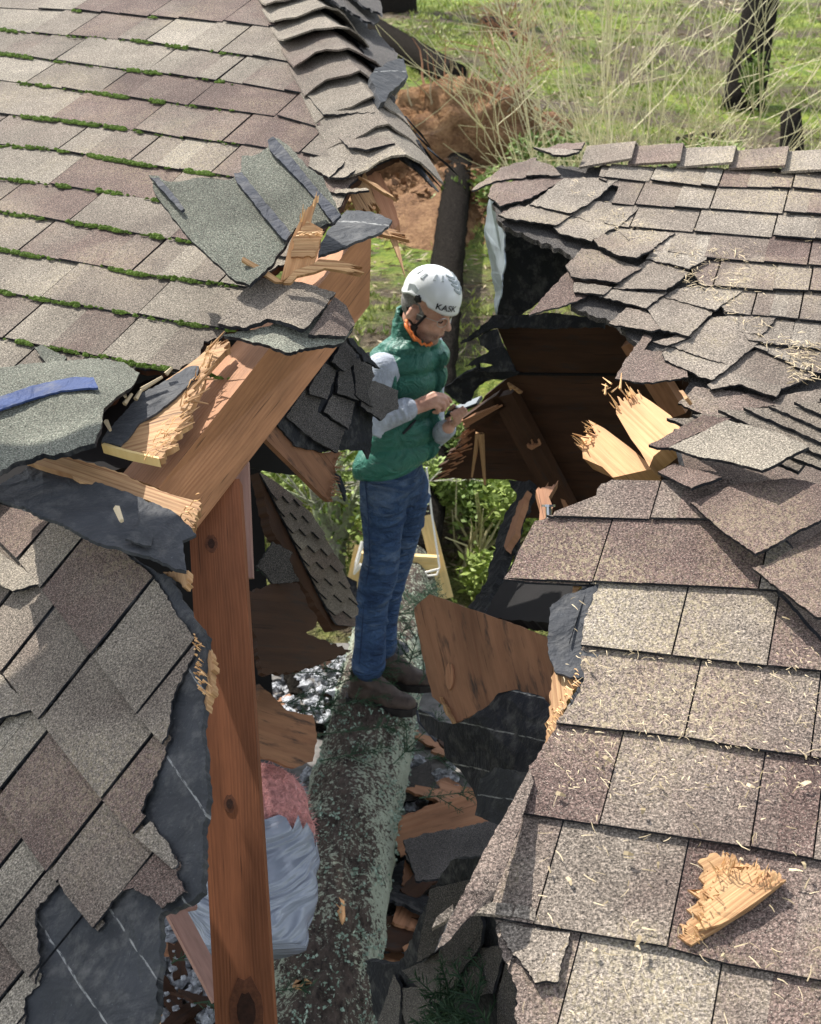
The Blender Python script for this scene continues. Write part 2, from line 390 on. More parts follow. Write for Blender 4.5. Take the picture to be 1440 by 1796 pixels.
M['ply'] = wood_mat('plywood', (.15, .06, .03), (.3, .15, .08), 22, 5, stain=.9)
M['ply_dark_shaded'] = wood_mat('plywood_dark_shaded', (.028, .012, .006), (.062, .028, .014), 18, 6, stain=.7)  # shade under the right roof is put into this near-black wood colour
M['board'] = wood_mat('board', (.2, .075, .035), (.42, .22, .12), 40, 3, stain=.3)
M['lath'] = wood_mat('lath', (.25, .12, .09), (.46, .28, .23), 60, 3)
M['yellow'] = wood_mat('yellow_board', (.55, .33, .09), (.8, .62, .3), 40, 2)
def simple(name, c, rough=.8, var=.25, scale=40, bump=.0, metal=0, spec=.3, bd=.003):
    k = N(name, rough); k.b.inputs['Metallic'].default_value = metal; k.b.inputs['Specular IOR Level'].default_value = spec
    f = k.noise(k.co(), scale, 4); k.col(k.ramp(f, (.3, tuple(x * (1 - var) for x in c)), (.7, tuple(min(1, x * (1 + var)) for x in c))))
    if bump: k.bump(f, bump, bd)
    return k.m
M['metal'] = simple('flashing', (.42, .48, .55), .45, .2, 12, .2, .6)
M['steel'] = simple('steel', (.5, .5, .5), .35, .2, 50, 0, .9)
M['black'] = simple('black_plastic', (.015, .015, .017), .5, .2)
M['void'] = simple('shade_joint_black', (.008, .007, .007), .95, .3, 6)  # shade put into the colour for gaps and inner walls; also the panel joint
M['rope'] = simple('rope', (.75, .72, .65), .8, .15, 300, .5)
M['moss'] = simple('moss', (.085, .135, .02), .95, .5, 60, .5)
M['glass_lens'] = None
def leafy(name, c1, c2, tr=.25):
    k = N(name, .6); t = k.attr(); k.col(k.ramp(t, (0, c1), (1, c2)))
    k.b.inputs['Transmission Weight'].default_value = 0
    k.b.inputs['Subsurface Weight'].default_value = 0
    return k.m
def bark_mat(name, dark, light, lichen, amount, sc_=9, flank=0.0):
    k = N(name, .92); c = k.co(); v = k.noise(k.co(scale=(1, .35, 1)), sc_ * 6, 5, .7)
    out = k.ramp(v, (.3, dark), (.62, light)); out = k.mix(k.ramp(k.noise(c, 75, 2), (.7, 0.0), (.76, .7)), out, (.34, .31, .26))
    a = k.noise(c, sc_ * .35, 3); b = k.noise(c, sc_ * 7, 4, .75)
    li = k.math('ADD', k.math('MULTIPLY', a, 1.0), k.math('MULTIPLY', b, 1.6 if flank else .9))
    if flank:
        tc = k.n('ShaderNodeTexCoord'); sp_ = k.n('ShaderNodeSeparateXYZ'); k.put(sp_.inputs[0], tc.outputs['Normal']); li = k.math('ADD', li, k.math('MULTIPLY', k.math('SUBTRACT', .78, sp_.outputs[2]), flank))
    lc = k.mix(k.noise(c, 40, 3), lichen, tuple(min(1, x * 1.9) for x in lichen))
    out = k.mix(k.ramp(k.math('MULTIPLY', li, .5), (amount * .5, 0.0), (amount * .5 + .035, .95)), out, lc)
    k.col(out); k.bump(k.math('ADD', v, b), 1.0, .02); return k.m
M['bark'] = bark_mat('bark', (.016, .012, .01), (.115, .085, .068), (.27, .295, .225), 1.32, 9, .27)
M['fibre'] = leafy('fibre', (.4, .2, .07), (.72, .46, .22))
M['bark_char'] = bark_mat('bark_charred', (.005, .005, .005), (.03, .026, .022), (.18, .18, .15), 1.34)
M['bark_char'].node_tree.nodes['Principled BSDF'].inputs['Specular IOR Level'].default_value = 0
M['soil'] = None
def soil():
    k = N('soil', .95); c = k.co(); a = k.noise(c, 3, 5, .7); b = k.noise(c, 22, 4, .7)
    k.col(k.ramp(k.math('ADD', k.math('MULTIPLY', a, .6), k.math('MULTIPLY', b, .5)), (.3, (.07, .035, .018)), (.5, (.23, .118, .056)), (.75, (.5, .3, .15))))
    k.bump(k.math('ADD', a, b), 1, .12); return k.m
M['soil'] = soil()
def ground_mat():
    k = N('forest_floor', .95); c = k.co()
    a = k.noise(c, .28, 4, .6); b = k.noise(c, 1.7, 5, .7); d = k.noise(c, 14, 4, .75); e = k.noise(c, 55, 3)
    mossy = k.ramp(k.math('ADD', k.math('MULTIPLY', b, .6), k.math('MULTIPLY', d, .45)), (.33, (.03, .05, .012)), (.48, (.13, .2, .022)), (.58, (.32, .38, .045)), (.7, (.5, .52, .1)))
    lit = k.ramp(k.math('ADD', k.math('MULTIPLY', d, .6), k.math('MULTIPLY', e, .45)), (.35, (.03, .022, .014)), (.52, (.1, .075, .045)), (.7, (.24, .19, .12)))
    k.col(k.mix(k.ramp(k.math('ADD', k.math('MULTIPLY', a, .75), k.math('MULTIPLY', b, .4)), (.5, 0.0), (.62, 1.0)), mossy, lit))
    k.bump(k.math('ADD', d, e), 1, .08); return k.m
M['ground'] = ground_mat()
M['leaf'] = leafy('leaf', (.06, .115, .022), (.3, .37, .085))
M['grass'] = leafy('grass', (.1, .16, .02), (.42, .46, .12))
M['litter'] = leafy('litter', (.1, .065, .03), (.45, .36, .22))
M['needle'] = leafy('needle', (.012, .035, .016), (.05, .09, .045))
M['twig'] = leafy('twig', (.22, .2, .09), (.62, .56, .34))
M['pale_bark'] = bark_mat('pale_bark', (.2, .19, .14), (.42, .4, .33), (.3, .34, .2), .9)
M['fluff'] = simple('insulation_fluff', (.4, .41, .43), .95, .5, 45, 1, bd=.02)
M['pink'] = simple('pink_batt', (.6, .27, .25), .95, .4, 55, 1, bd=.03)
k_ = N('grey_film', .24); c_ = k_.co(scale=(.35, .35, 2.2)); f_ = k_.noise(c_, 7, 3, .5, 1.0); k_.b.inputs['Specular IOR Level'].default_value = .6; k_.col(k_.ramp(f_, (.3, (.2, .225, .28)), (.7, (.3, .33, .4)))); k_.bump(f_, 1, .06); M['bag'] = k_.m
M['brick'] = simple('brick', (.3, .13, .09), .9, .3, 15, .5)
M['chip'] = leafy('wood_chip', (.16, .12, .06), (.62, .5, .32))
# ------------------------------------------------------------------ roofs
SL = slope(22, 18.4, 200, 420, 3.0)            # left hip roof, slope that faces the photographer
SR = plane3((540, 0, pix(SL(540, 0))[2]), (692, 272, pix(SL(692, 272))[2]), (715, 110, 4.1))   # its other slope, beyond the hip
ST = slope(19.5, 17, 1330, 450, 3.4)           # right roof, far slope
SN = slope(20, 22, 1100, 1600, 1.75)           # right roof, near slope
SB = slope(50, 38, 170, 1270, 1.9)             # left roof, near slope
def upof(S, u):
    def f(x, y):
        p = S(x, y); a = pix(p + u * .05); return a[0] - x, a[1] - y
    return f
# ---- left roof
LR = thing('hip_roof', 'left hip roof of mossy brown shingles, torn open along its right edge', 'roof', SL(200, 420))
lines = [[(-60, -30), (200, -15), (430, 2), (520, 20)],
 [(-60, 14), (0, 19), (120, 19), (240, 30), (415, 43), (500, 52)],
 [(-60, 48), (0, 54), (75, 62), (240, 74), (370, 93), (488, 107), (560, 120)],
 [(-60, 90), (0, 96), (140, 115), (270, 130), (420, 150), (520, 165), (600, 176)],
 [(-60, 138), (0, 145), (90, 155), (235, 175), (345, 190), (480, 205), (575, 230), (680, 250)],
 [(-60, 196), (0, 203), (100, 213), (215, 228), (310, 243), (450, 260), (545, 275), (600, 287), (720, 310)],
 [(-60, 250), (0, 258), (75, 263), (155, 275), (260, 293), (330, 303), (400, 313), (600, 345), (720, 365)],
 [(-60, 307), (0, 315), (115, 330), (215, 343), (285, 355), (400, 372), (600, 402)],
 [(-60, 367), (0, 375), (135, 395), (225, 410), (340, 428), (500, 455)],
 [(-60, 431), (0, 440), (65, 453), (165, 468), (250, 485), (415, 505), (520, 520)],
 [(-60, 505), (0, 515), (55, 525), (150, 540), (320, 570), (370, 577), (480, 595)],
 [(-60, 586), (0, 596), (58, 607), (92, 613), (164, 627), (205, 632), (240, 643), (311, 653), (400, 668)],
 [(-60, 666), (0, 676), (100, 696), (311, 736)]]
joints = [[130, 262, 392], [120, 255, 385], [97, 257, 382], [45, 175, 332], [90, 235, 390], [102, 228, 370], [87, 270, 450],
          [122, 300, 455], [32, 232, 385], [72, 242, 400], [8, 178, 375], [125, 285], [5, 180]]
OL = jag([(-50, -50, 0), (522, -45, 0), (690, 262), (697, 276), (668, 288), (640, 300), (612, 330), (598, 362), (575, 380), (540, 440), (470, 480), (440, 505),
          (418, 560), (392, 590), (358, 600), (350, 632), (316, 655), (240, 646), (200, 700), (120, 720), (-50, 760, 0)], 4, 7, 3)
mb = MB()
courses(mb, SL, lines, joints, OL, upof(SL, SL.u), tw=150, seed=5, th=.0055, hi=.009, gap=2.8, tones=lambda r: r.choice((.08, .2, .3, .42, .5, .6, .68, .75)))
mb.build('shingle_slope', M['shingle'], LR)
mb = MB(); sheet(mb, [(x + (3 if x > 300 else 0), y) for x, y in OL], SL.up(-.003), th=.014, cell=200, grain=(1, .13)); mb.build('roof_deck', M['ply_dark_shaded'], LR)
e0, e1 = SL(150, -47), SL(-52, 760); dn = SL.n * .02
def on(S, x, y): return V3(x, y, S.O[2] - ((x - S.O[0]) * S.n[0] + (y - S.O[1]) * S.n[1]) / S.n[2])
#      # the slope goes on beyond the frame
mb = MB(); q = [e0, on(SL, -1.22, 6.7), on(SL, -3.6, 7.0), SL(-52, -47) - SL.c * 3.2, e1 - SL.c * 3.2, e1, SL(-52, -47)]; mb.add([p - dn for p in q] + [p - dn * 2 for p in q], [tuple(range(7)), tuple(range(7, 14))[::-1]]); mb.build('shingle_field', M['shingle'], LR)
# slope beyond the hip: dark, lifted and broken
mb = MB(); rr = random.Random(4); r2 = random.Random(3)
OR_ = jag([(525, -30, 0), (600, -30, 0), (632, 10), (650, 60), (655, 90), (672, 110), (708, 100), (716, 135), (690, 165), (688, 215), (700, 262), (690, 276)], 4, 6, 9)
sheet(mb, OR_, SR.up(-.004), th=.02, cell=300); mb.build('far_slope_deck', M['felt'], LR)
mb = MB()
for i, (p, h) in enumerate([([(560, 20), (600, 5), (640, 50), (668, 100), (640, 108), (600, 70)], .0), ([(610, 70), (650, 62), (690, 112), (680, 150), (650, 140)], .02),
              ([(520, -30), (590, -30), (640, 35), (650, 70), (640, 78), (610, 60), (570, 30)], .05), ([(650, 140), (690, 128), (690, 215), (672, 205)], .0),
              ([(560, -20), (625, 8), (648, 62), (648, 78), (620, 62), (580, 20)], .08)]):
    tab(mb, jag(p, 3, 6, i), SR, (.6, 1), h, h + .02, .007, .25 + .15 * (i % 3))
mb.build('far_shingles', M['shingle_dark'], LR)
tab_edge = MB(); sheet(tab_edge, jag([(650, 130), (680, 108), (706, 104), (714, 128), (700, 150), (680, 168), (668, 180)], 4, 6, 2), SR.up(.05), th=.02, cell=200)
tab_edge.build('felt_edge', M['felt_lined'], LR)
for i in range(7):                                # splintered strands along the broken corner
    mb = MB(); p = SL(640 + i * 9, 175 + i * 15) if i < 4 else SL(676 + i * 4, 222 + i * 8)
    tube(mb, [p, p + V3(.05, -.06, -.03), p + V3(.08 + .02 * rr.random(), -.15, -.07)], [.012, .008, .002], 5, .3, .4); mb.build('torn_strip', M['felt_black'], LR)
# hip caps: each bent over the hip line, butt end raised on the next
h0, h1 = SL(540, 0), SL(692, 272); hd = (h1 - h0) / np.linalg.norm(h1 - h0); HL = np.linalg.norm(h1 - h0)
wl = np.cross(SL.n, hd); wl = wl if wl[0] < 0 else -wl; wr = np.cross(SR.n, hd); wr = wr if wr[0] > 0 else -wr
nm = SL.n + SR.n; nm /= np.linalg.norm(nm)
def hip_cap(s, tone, wl_, wr_, lift, last=False):
    mb = MB(); K = 10; rows = []
    for e, (ds, hh) in enumerate(((-.26, .004), (-.09, .010 + lift * .4), (.0, .017 + lift))):
        row = []
        for k in range(K + 1):
            t = k / K * 2 - 1; w_ = wl_ * -t if t < 0 else wr_ * t; wv = wl if t < 0 else wr
            c = h0 + hd * (s + ds + .012 * math.sin(k * 1.7 + s * 40) * (e == 2)) + wv * w_ + nm * (hh + .022 * (1 - t * t) - (.012 * abs(t) if e == 2 else 0) + (lift * .35 * math.sin(k * .8 + s * 30) if e == 2 else 0))
            row.append(c)
        rows.append(row)
    vs = [p for r_ in rows for p in r_]; n = K + 1; m = len(vs); vs += [p - nm * .006 for p in vs]
    fs = [(i * n + k, i * n + k + 1, (i + 1) * n + k + 1, (i + 1) * n + k) for i in range(2) for k in range(K)]
    fs += [tuple(m + q for q in f[::-1]) for f in fs]
    fs += [(2 * n + k, 2 * n + k + 1, m + 2 * n + k + 1, m + 2 * n + k) for k in range(K)] + [(i * n, (i + 1) * n, m + (i + 1) * n, m + i * n) for i in range(2)]
    mb.add(vs, fs, None, tone); return mb.build('hip_cap', M['shingle'], LR)
for i in range(9):
    s = -.1 + i * .185
    hip_cap(s, [.6, .6, .75, .7, .35, .4, .62, .55, .7, .5, .6, .55][i], .16, .12, [.03, .032, .03, .034, .028, .016, .006, .004, .003][i])
mb = MB()
for i in range(34):
    s = rr.uniform(.35, HL - .05); p = h0 + hd * s + wr * rr.uniform(.06, .14) + nm * rr.uniform(-.02, .03); d = wr * rr.uniform(.2, 1) + hd * rr.uniform(.2, 1.4) - nm * rr.uniform(.1, .6); d /= np.linalg.norm(d); L = rr.uniform(.05, .16)
    e = np.cross(d, nm); e /= np.linalg.norm(e); w_ = rr.uniform(.003, .009); mb.add([p - e * w_, p + e * w_, p + d * L * .6 + e * w_ * .8 + nm * .01, p + d * L, p + d * L * .5 - e * w_], [(0, 1, 2, 3, 4)], None, .2)
tag(mb.build('torn_edge', M['felt_black'], LR), kind='stuff')
# torn tabs at the broken corner of the slope
mb = MB()
for i, (p, t, h) in enumerate([(z1((1080, 345), (1240, 335), (1320, 370), (1320, 435), (1140, 435)), .6, .03), (z1((1140, 440), (1320, 440), (1370, 480), (1395, 545), (1290, 575), (1190, 520)), .55, .02),
      (z1((1190, 500), (1350, 500), (1392, 550), (1290, 580), (1230, 560)), .5, .036), (z1((1090, 560), (1230, 570), (1160, 660), (1085, 600)), .7, .02),
      (z1((1160, 655), (1230, 575), (1280, 590), (1220, 660)), .65, .022), (z1((1150, 670), (1290, 685), (1300, 700), (1180, 690)), .6, .015)]):
    tab(mb, jag(p, 2, 6, i), SL, (.3, 1), h * .5, h, .006, t, .014, r2, True)
mb.build('broken_shingle', M['shingle'], LR)
# moss along the butts
mb = MB(); rm = random.Random(12)
def moss(mb, S, line, x0, x1, n, size):
    for _ in range(n):
        x = x0 + (x1 - x0) * rm.random(); y = yat(line, x) + rm.uniform(-1, 4)
        c = S(x, y) + S.n * .006; s = size * rm.uniform(.4, 1.2); vs = []; fs = []
        for a in range(2):
            for b in range(5):
                th = b * 1.2566 + a * .6; vs.append(c + (S.c * math.cos(th) * 1.5 + S.u * math.sin(th) * .8) * s * (1 - .45 * a) * rm.uniform(.7, 1.2) + S.n * s * (.1 + .6 * a))
        vs.append(c + S.n * s * 1.1)
        fs = [(b, (b + 1) % 5, 5 + (b + 1) % 5, 5 + b) for b in range(5)] + [(5 + b, 5 + (b + 1) % 5, 10) for b in range(5)]
        mb.add(vs, fs, None, rm.random())
for k, spans in {2: [(0, 30, 30), (290, 330, 20), (230, 260, 15)], 3: [(0, 60, 60), (225, 260, 20), (265, 285, 15)], 4: [(150, 225, 70), (65, 90, 20), (30, 80, 10), (262, 290, 20)], 5: [(40, 220, 120), (196, 220, 30), (120, 145, 20)],
                 6: [(155, 265, 120), (325, 370, 50), (0, 80, 30)], 7: [(100, 125, 25), (330, 400, 50), (170, 215, 20), (0, 60, 15)], 8: [(120, 225, 60), (0, 80, 20), (265, 285, 20), (310, 340, 15)],
                 9: [(0, 70, 60), (195, 260, 50), (40, 60, 15), (260, 400, 25)], 10: [(55, 160, 40), (0, 20, 15), (200, 220, 10), (310, 360, 20)], 11: [(30, 60, 30), (200, 300, 40), (92, 165, 15)]}.items():
    for a, b, n in spans: moss(mb, SL, lines[k], a, b, int(n * 1.5), .0065)
    moss(mb, SL, lines[k], 0, 420, 45, .0045)
for k, js in enumerate(joints):
    for x in js:
        if rm.random() < .5: moss(mb, SL, lines[min(k + 1, 11)], x - 3, x + 12, 8, .006)
tag(mb.build('moss', M['moss'], LR), kind='stuff')
# ---- near-left slope
LB = thing('roof_slope', 'sagging shingle slope at the lower left, in shade, its shingles torn off black felt', 'roof', SB(170, 1270))
OB = jag([(-60, 870, 0), (0, 878), (100, 905), (215, 965), (270, 1000), (300, 1012), (335, 1080), (362, 1112), (356, 1150), (352, 1250), (358, 1420), (348, 1560), (325, 1580), (278, 1600), (275, 1700), (268, 1775), (245, 1830), (-60, 1850, 0)], 4, 8, 6)
mb = MB(); sheet(mb, OB, SB, th=.012, cell=34, grain=(.55, .83), bump=.007, bscale=55, off=-.005); mb.build('felt_underlay', M['felt_lined'], LB)
mb = MB(); q = [SB(-58, 870), SB(-58, 870) - SB.u * 1.2, SB(-58, 1850) - SB.u * 1.2 + SB.c * .9, SB(245, 1845) + SB.c * .9, SB(245, 1845), SB(-58, 1850)]; q = [p - SB.n * .02 for p in q]; mb.add(q + [p - SB.n * .02 for p in q], [tuple(range(6)), tuple(range(6, 12))[::-1]]); mb.build('shingle_field', M['shingle'], LB)
mb = MB(); r2 = random.Random(3)
bl_ = [[(-60, 800), (60, 895), (165, 942), (255, 990), (300, 1040), (350, 1120), (420, 1220)], [(-60, 890), (20, 965), (80, 1040), (150, 1130), (200, 1196), (240, 1250), (300, 1320), (400, 1440)],
       [(-60, 1105), (0, 1170), (30, 1211), (70, 1261), (130, 1341), (185, 1406), (230, 1456), (260, 1491), (315, 1532), (400, 1610)], [(-60, 1335), (0, 1411), (30, 1451), (60, 1501), (100, 1545), (172, 1633), (260, 1740)],
       [(-60, 1575), (0, 1641), (35, 1691), (70, 1730), (160, 1840)], [(-60, 1770), (0, 1840), (60, 1910)]]
bj_ = [[-40, 37, 78, 168], [-40, 10, 75, 185, 240], [-50, -4, 90, 172], [-45, 0, 60], [-30, 20]]
OBs = jag([(-60, 868, 0), (0, 886), (97, 911), (215, 967), (255, 998), (285, 1035), (322, 1092), (345, 1125), (340, 1150), (322, 1190), (305, 1240), (300, 1291), (282, 1350), (262, 1395), (252, 1425), (294, 1476), (318, 1518), (310, 1530), (330, 1566), (290, 1597), (262, 1574), (240, 1560),
          (205, 1580), (172, 1634), (135, 1592), (108, 1545), (98, 1557), (66, 1596), (76, 1700), (70, 1728), (45, 1752), (45, 1812), (20, 1850), (-60, 1870, 0)], 3, 6, 12)
courses(mb, SB, bl_, bj_, OBs, lambda x, y: (.58, -.815), tw=95, seed=4, th=.004, hi=.008, curl=.007, gap=1.5, split=(1, 1, 1, 2), tones=lambda r: r.choice((.2, .32, .45, .55, .66, .78, .4)))
mb.build('shingle_slope', M['shingle'], LB)
mb = MB()
for i, (p, t, h) in enumerate([(z3((-30, 700), (30, 760), (90, 800), (150, 860), (80, 900), (-30, 850)), .7, .035), (z5((-30, -75), (50, 30), (135, 105), (60, 130), (-30, 190)), .6, .03)]):
    mb = MB(); tab(mb, jag(p, 1.8, 6, i), SB, (-.75, .65), h * .3, h, .006, t, .012, r2, True); mb.build('lifted_shingle', M['shingle'], LB)
for nm_, p, sd_ in (('splintered_edge', [(352, 1118), (368, 1140), (376, 1165), (370, 1190), (372, 1215), (362, 1245), (355, 1225), (352, 1190), (346, 1160), (348, 1135)], 1), ('splintered_edge', [(236, 1800), (262, 1765), (272, 1770), (266, 1800)], 2), ('splintered_edge', [(285, 1003), (330, 1000), (325, 1030), (300, 1012)], 5)):
    plate(nm_, p, SB.up(-.012), M['splint'], LB, sd_, 5, 4, th=.014, cell=300, grain=(.2, 1))
mb = MB(); fray(mb, SB.up(.0), (354, 1120), (368, 1230), (9, 7), 130, 1, 3, .0014, 1.4); tag(mb.build('fibres', M['fibre'], LB), kind='stuff')
# ---- right roof, far slope
RT = thing('ridge_roof', 'right roof behind the man, sunlit shingles with a row of ridge caps, left end ripped off', 'roof', ST(1330, 450))
LFc = Surf((1140, 400, ST_ := pix(ST(1140, 400))[2]), (1280, 540, pix(ST(1280, 540))[2]), (1420, 660, pix(ST(1420, 660))[2]), (1000, 350, pix(ST(1000, 350))[2]), (1100, 300, pix(ST(1100, 300))[2]),
           (870, 350, 3.78), (950, 520, 3.36), (860, 300, 4.0), (1090, 660, 3.0), (1250, 700, 2.92), (1000, 640, 3.1))
rl = [[(900, 290), (1009, 295), (1100, 294), (1195, 299), (1285, 301), (1375, 307), (1500, 312)],
      [(900, 303), (984, 312), (1078, 318), (1139, 322), (1251, 333), (1375, 333), (1500, 343)],
      [(940, 350), (1040, 359), (1121, 366), (1220, 370), (1332, 376), (1500, 384)],
      [(1000, 394), (1104, 404), (1216, 411), (1345, 419), (1500, 430)], [(1000, 430), (1147, 445), (1233, 458), (1345, 465), (1500, 475)],
      [(1150, 500), (1268, 510), (1337, 514), (1419, 516), (1500, 522)], [(1200, 548), (1319, 559), (1500, 574)], [(1250, 598), (1337, 609), (1384, 613), (1500, 628)], [(1300, 645), (1400, 657), (1500, 670)]]
rj = [[1139, 1259, 1388], [1113, 1244, 1373], [1104, 1216, 1354], [1100, 1233, 1416], [1250, 1418], [1317, 1400], [1384], [1420]]
OT = [(1060, 285), (2050, 320), (2050, 760), (1500, 680), (1400, 655), (1315, 610), (1285, 566), (1232, 512), (1205, 465), (1118, 448), (1085, 408), (1060, 398), (1085, 330), (1050, 318)]
mb = MB(); courses(mb, ST.up(.001), rl, rj, jag(OT, 1.5, 9, 2), upof(ST, ST.u), tw=125, seed=11, th=.006, hi=.011, gap=1.6, curl=.009, tones=lambda r: r.choice((.25, .35, .5, .62, .7, .78, .6)))
mb.build('shingle_slope', M['shingle_dusty'], RT)
mb = MB()
for i, (p, t, h) in enumerate([
 (((270, 740), (470, 495), (540, 505), (600, 560), (560, 640), (450, 690), (380, 715)), .02, -.02), (((60, 215), (150, 150), (270, 113), (245, 195), (110, 215), (30, 250)), .22, .0), (((245, 195), (275, 125), (345, 150), (375, 192)), .3, .004),
 (((95, 270), (120, 215), (330, 195), (400, 200), (220, 295), (140, 312)), .12, .006), (((130, 345), (210, 300), (260, 330), (200, 370)), .3, .002), (((400, 203), (602, 210), (480, 322), (420, 352), (268, 312)), .68, .012),
 (((140, 355), (250, 312), (420, 352), (350, 402), (190, 372)), .5, .018), (((430, 352), (510, 300), (700, 315), (602, 405), (590, 410)), .58, .012), (((358, 405), (430, 355), (590, 407), (500, 472), (380, 432)), .62, .018),
 (((560, 430), (650, 415), (832, 430), (740, 502), (690, 490)), .5, .02), (((520, 462), (560, 445), (747, 512), (680, 556), (620, 548), (540, 500)), .36, .045), (((740, 535), (840, 430), (1000, 430), (962, 540), (900, 582)), .78, .01),
 (((410, 560), (470, 493), (520, 500), (692, 575), (600, 642), (430, 607)), .32, .014), (((690, 570), (740, 540), (890, 592), (800, 672), (608, 650)), .5, .018), (((435, 650), (440, 628), (582, 650), (550, 688), (440, 672)), .5, .02),
 (((588, 662), (800, 675), (720, 742), (640, 720), (548, 692)), .6, .024), (((810, 682), (862, 650), (1112, 655), (1000, 752)), .62, .014), (((588, 797), (652, 733), (720, 742), (792, 832), (740, 837)), .35, .016),
 (((738, 742), (800, 695), (982, 755), (890, 862), (790, 832)), .55, .022), (((955, 812), (1000, 770), (1252, 765), (1182, 852), (980, 802)), .5, .018), (((828, 882), (920, 830), (970, 803), (1182, 860), (1062, 972), (832, 892)), .48, .024),
 (((1050, 992), (1110, 930), (1200, 898), (1500, 905), (1440, 980), (1280, 1062), (1060, 1002)), .35, .016), (((800, 922), (830, 890), (1062, 975), (980, 1037), (810, 952)), .6, .024), (((655, 932), (720, 838), (752, 850), (720, 900), (872, 910), (880, 1015), (710, 1037), (615, 1017)), .2, .004),
 (((760, 880), (840, 850), (900, 860), (810, 905)), .4, .03), (((985, 1052), (1060, 1002), (1262, 1070), (1240, 1112), (1100, 1060), (1000, 1072)), .5, .03), (((875, 1112), (940, 1045), (1200, 1092), (1240, 1122), (1040, 1160), (1030, 1182)), .25, .0), (((1208, 882), (1260, 783), (1327, 790), (1312, 892)), .62, .012),
 (((1240, 1120), (1300, 1080), (1440, 1060), (1500, 1075), (1500, 1100), (1310, 1150)), .4, .01), (((1040, 1170), (1200, 1140), (1500, 1130), (1500, 1200), (1240, 1210), (1100, 1200)), .35, -.02)]):
    cx_, cy_ = sum(q[0] for q in p) / len(p), sum(q[1] for q in p) / len(p); p = [(cx_ + (q[0] - cx_) * 1.1, cy_ + (q[1] - cy_) * 1.1) for q in p]
    tab(mb, jag(z8(*p), 2, 6, i), LFc, (.1, 1), h * .4, h * .45 + .006, .0055, min(1, t + .1), .012, r2, True)
mb.build('valley_shingles', M['shingle_dusty'], RT)
mb = MB(); sheet(mb, jag([(862, 352), (905, 300), (1000, 285), (1500, 290, 0), (1500, 745, 0), (1270, 715), (1200, 690), (1215, 660), (1120, 600), (1080, 560), (1000, 530), (1030, 470), (1000, 440), (930, 410), (880, 385)], 4, 7, 5), LFc, th=.016, cell=60, off=-.012)
mb.build('roof_deck', M['shingle_dark'], RT)
cuts = [(1022, 300), (1107, 295), (1192, 300), (1283, 302), (1375, 308), (1462, 314), (1550, 320), (1640, 326), (1730, 333), (1825, 340), (1920, 347), (2020, 355)]; tops_ = [(1035, 262), (1115, 263), (1198, 266), (1290, 271), (1382, 272), (1475, 276), (1560, 280), (1650, 285), (1742, 290), (1838, 296), (1935, 302), (2035, 309)]
for i in range(11):                                 # ridge caps folded over the ridge
    a, b = cuts[i], cuts[i + 1]; c, d_ = tops_[i], tops_[i + 1]; mb = MB()
    e = 6
    A = [ST(a[0] - e, a[1]) + ST.n * .014, ST(b[0], b[1]) + ST.n * .034, ST(d_[0], d_[1]) + ST.n * .03, ST(c[0] - e, c[1]) + ST.n * .012]
    bk = V3(ST.u[0], ST.u[1], 0); bk /= np.linalg.norm(bk)
    A += [A[2] + bk * .13 - V3(0, 0, .045), A[3] + bk * .13 - V3(0, 0, .045)]
    m0 = (A[0] + A[1]) / 2 - ST.n * .004
    mb.add(A + [p - ST.n * .008 for p in A], [(0, 1, 2, 3), (3, 2, 4, 5), (0, 6, 7, 1), (1, 7, 8, 2), (2, 8, 10, 4), (0, 3, 9, 6)], None, [.55, .3, .75, .35, .78, .4, .6, .3, .7, .5, .4][i]); mb.build('ridge_cap', M['shingle_dusty'], RT)
mb = MB()
for i, (p, h) in enumerate([(((315, 95), (370, 72), (480, 72), (465, 108), (400, 108)), .03), (((270, 100), (460, 140), (400, 158), (350, 150)), .05)]): tab(mb, jag(z8(*p), 1.5, 6, i), LFc, (.3, 1), h * .6, h, .008, .3 + .4 * i)
mb.build('lifted_shingle', M['shingle_dusty'], RT)
plate('edge_flashing', [(858, 335), (863, 352), (876, 372), (884, 400), (884, 470), (872, 552), (866, 520), (856, 450), (849, 400), (854, 370)], plane3((860, 350, 3.9), (885, 370, 3.75), (870, 540, 3.9)), M['metal'], RT, 3, 1.2, 6, th=.004, cell=40, grain=(0, 1), bump=.012, bscale=40)
plate('black_felt_flap', [(884, 388), (920, 400), (960, 420), (1010, 440), (1005, 470), (960, 520), (900, 560), (872, 556), (880, 470)], plane3((880, 390, 4.0), (1000, 440, 3.9), (890, 550, 4.05)), M['felt_black'], RT, 4, 2, 6, th=.01, cell=200)
# ---- right roof, near slope
RN = thing('roof_slope', 'near right shingle slope littered with sawdust and needles, its left edge torn and curled', 'roof', SN(1100, 1600))
nl = [[(900, 850), (1000, 850), (1200, 850), (1500, 850)], [(900, 905), (960, 910), (1050, 912), (1220, 915), (1300, 915), (1500, 917)],
      [(840, 1018), (885, 1020), (1040, 1025), (1200, 1032), (1365, 1040), (1500, 1050)], [(900, 1127), (1020, 1137), (1130, 1150), (1270, 1165), (1500, 1188)],
      [(900, 1265), (1020, 1278), (1200, 1298), (1300, 1316), (1500, 1343)], [(840, 1420), (915, 1431), (1020, 1446), (1210, 1481), (1320, 1491), (1500, 1526)],
      [(780, 1600), (870, 1616), (1000, 1636), (1170, 1666), (1250, 1691), (1500, 1735)], [(780, 1786), (860, 1800), (1000, 1820), (1250, 1880), (1500, 1930)]]
nj = [[1140, 1320], [890, 1040, 1330], [1000, 1178, 1345], [1200, 1420], [1315, 1425], [1170, 1470], [975, 1235, 1500]]
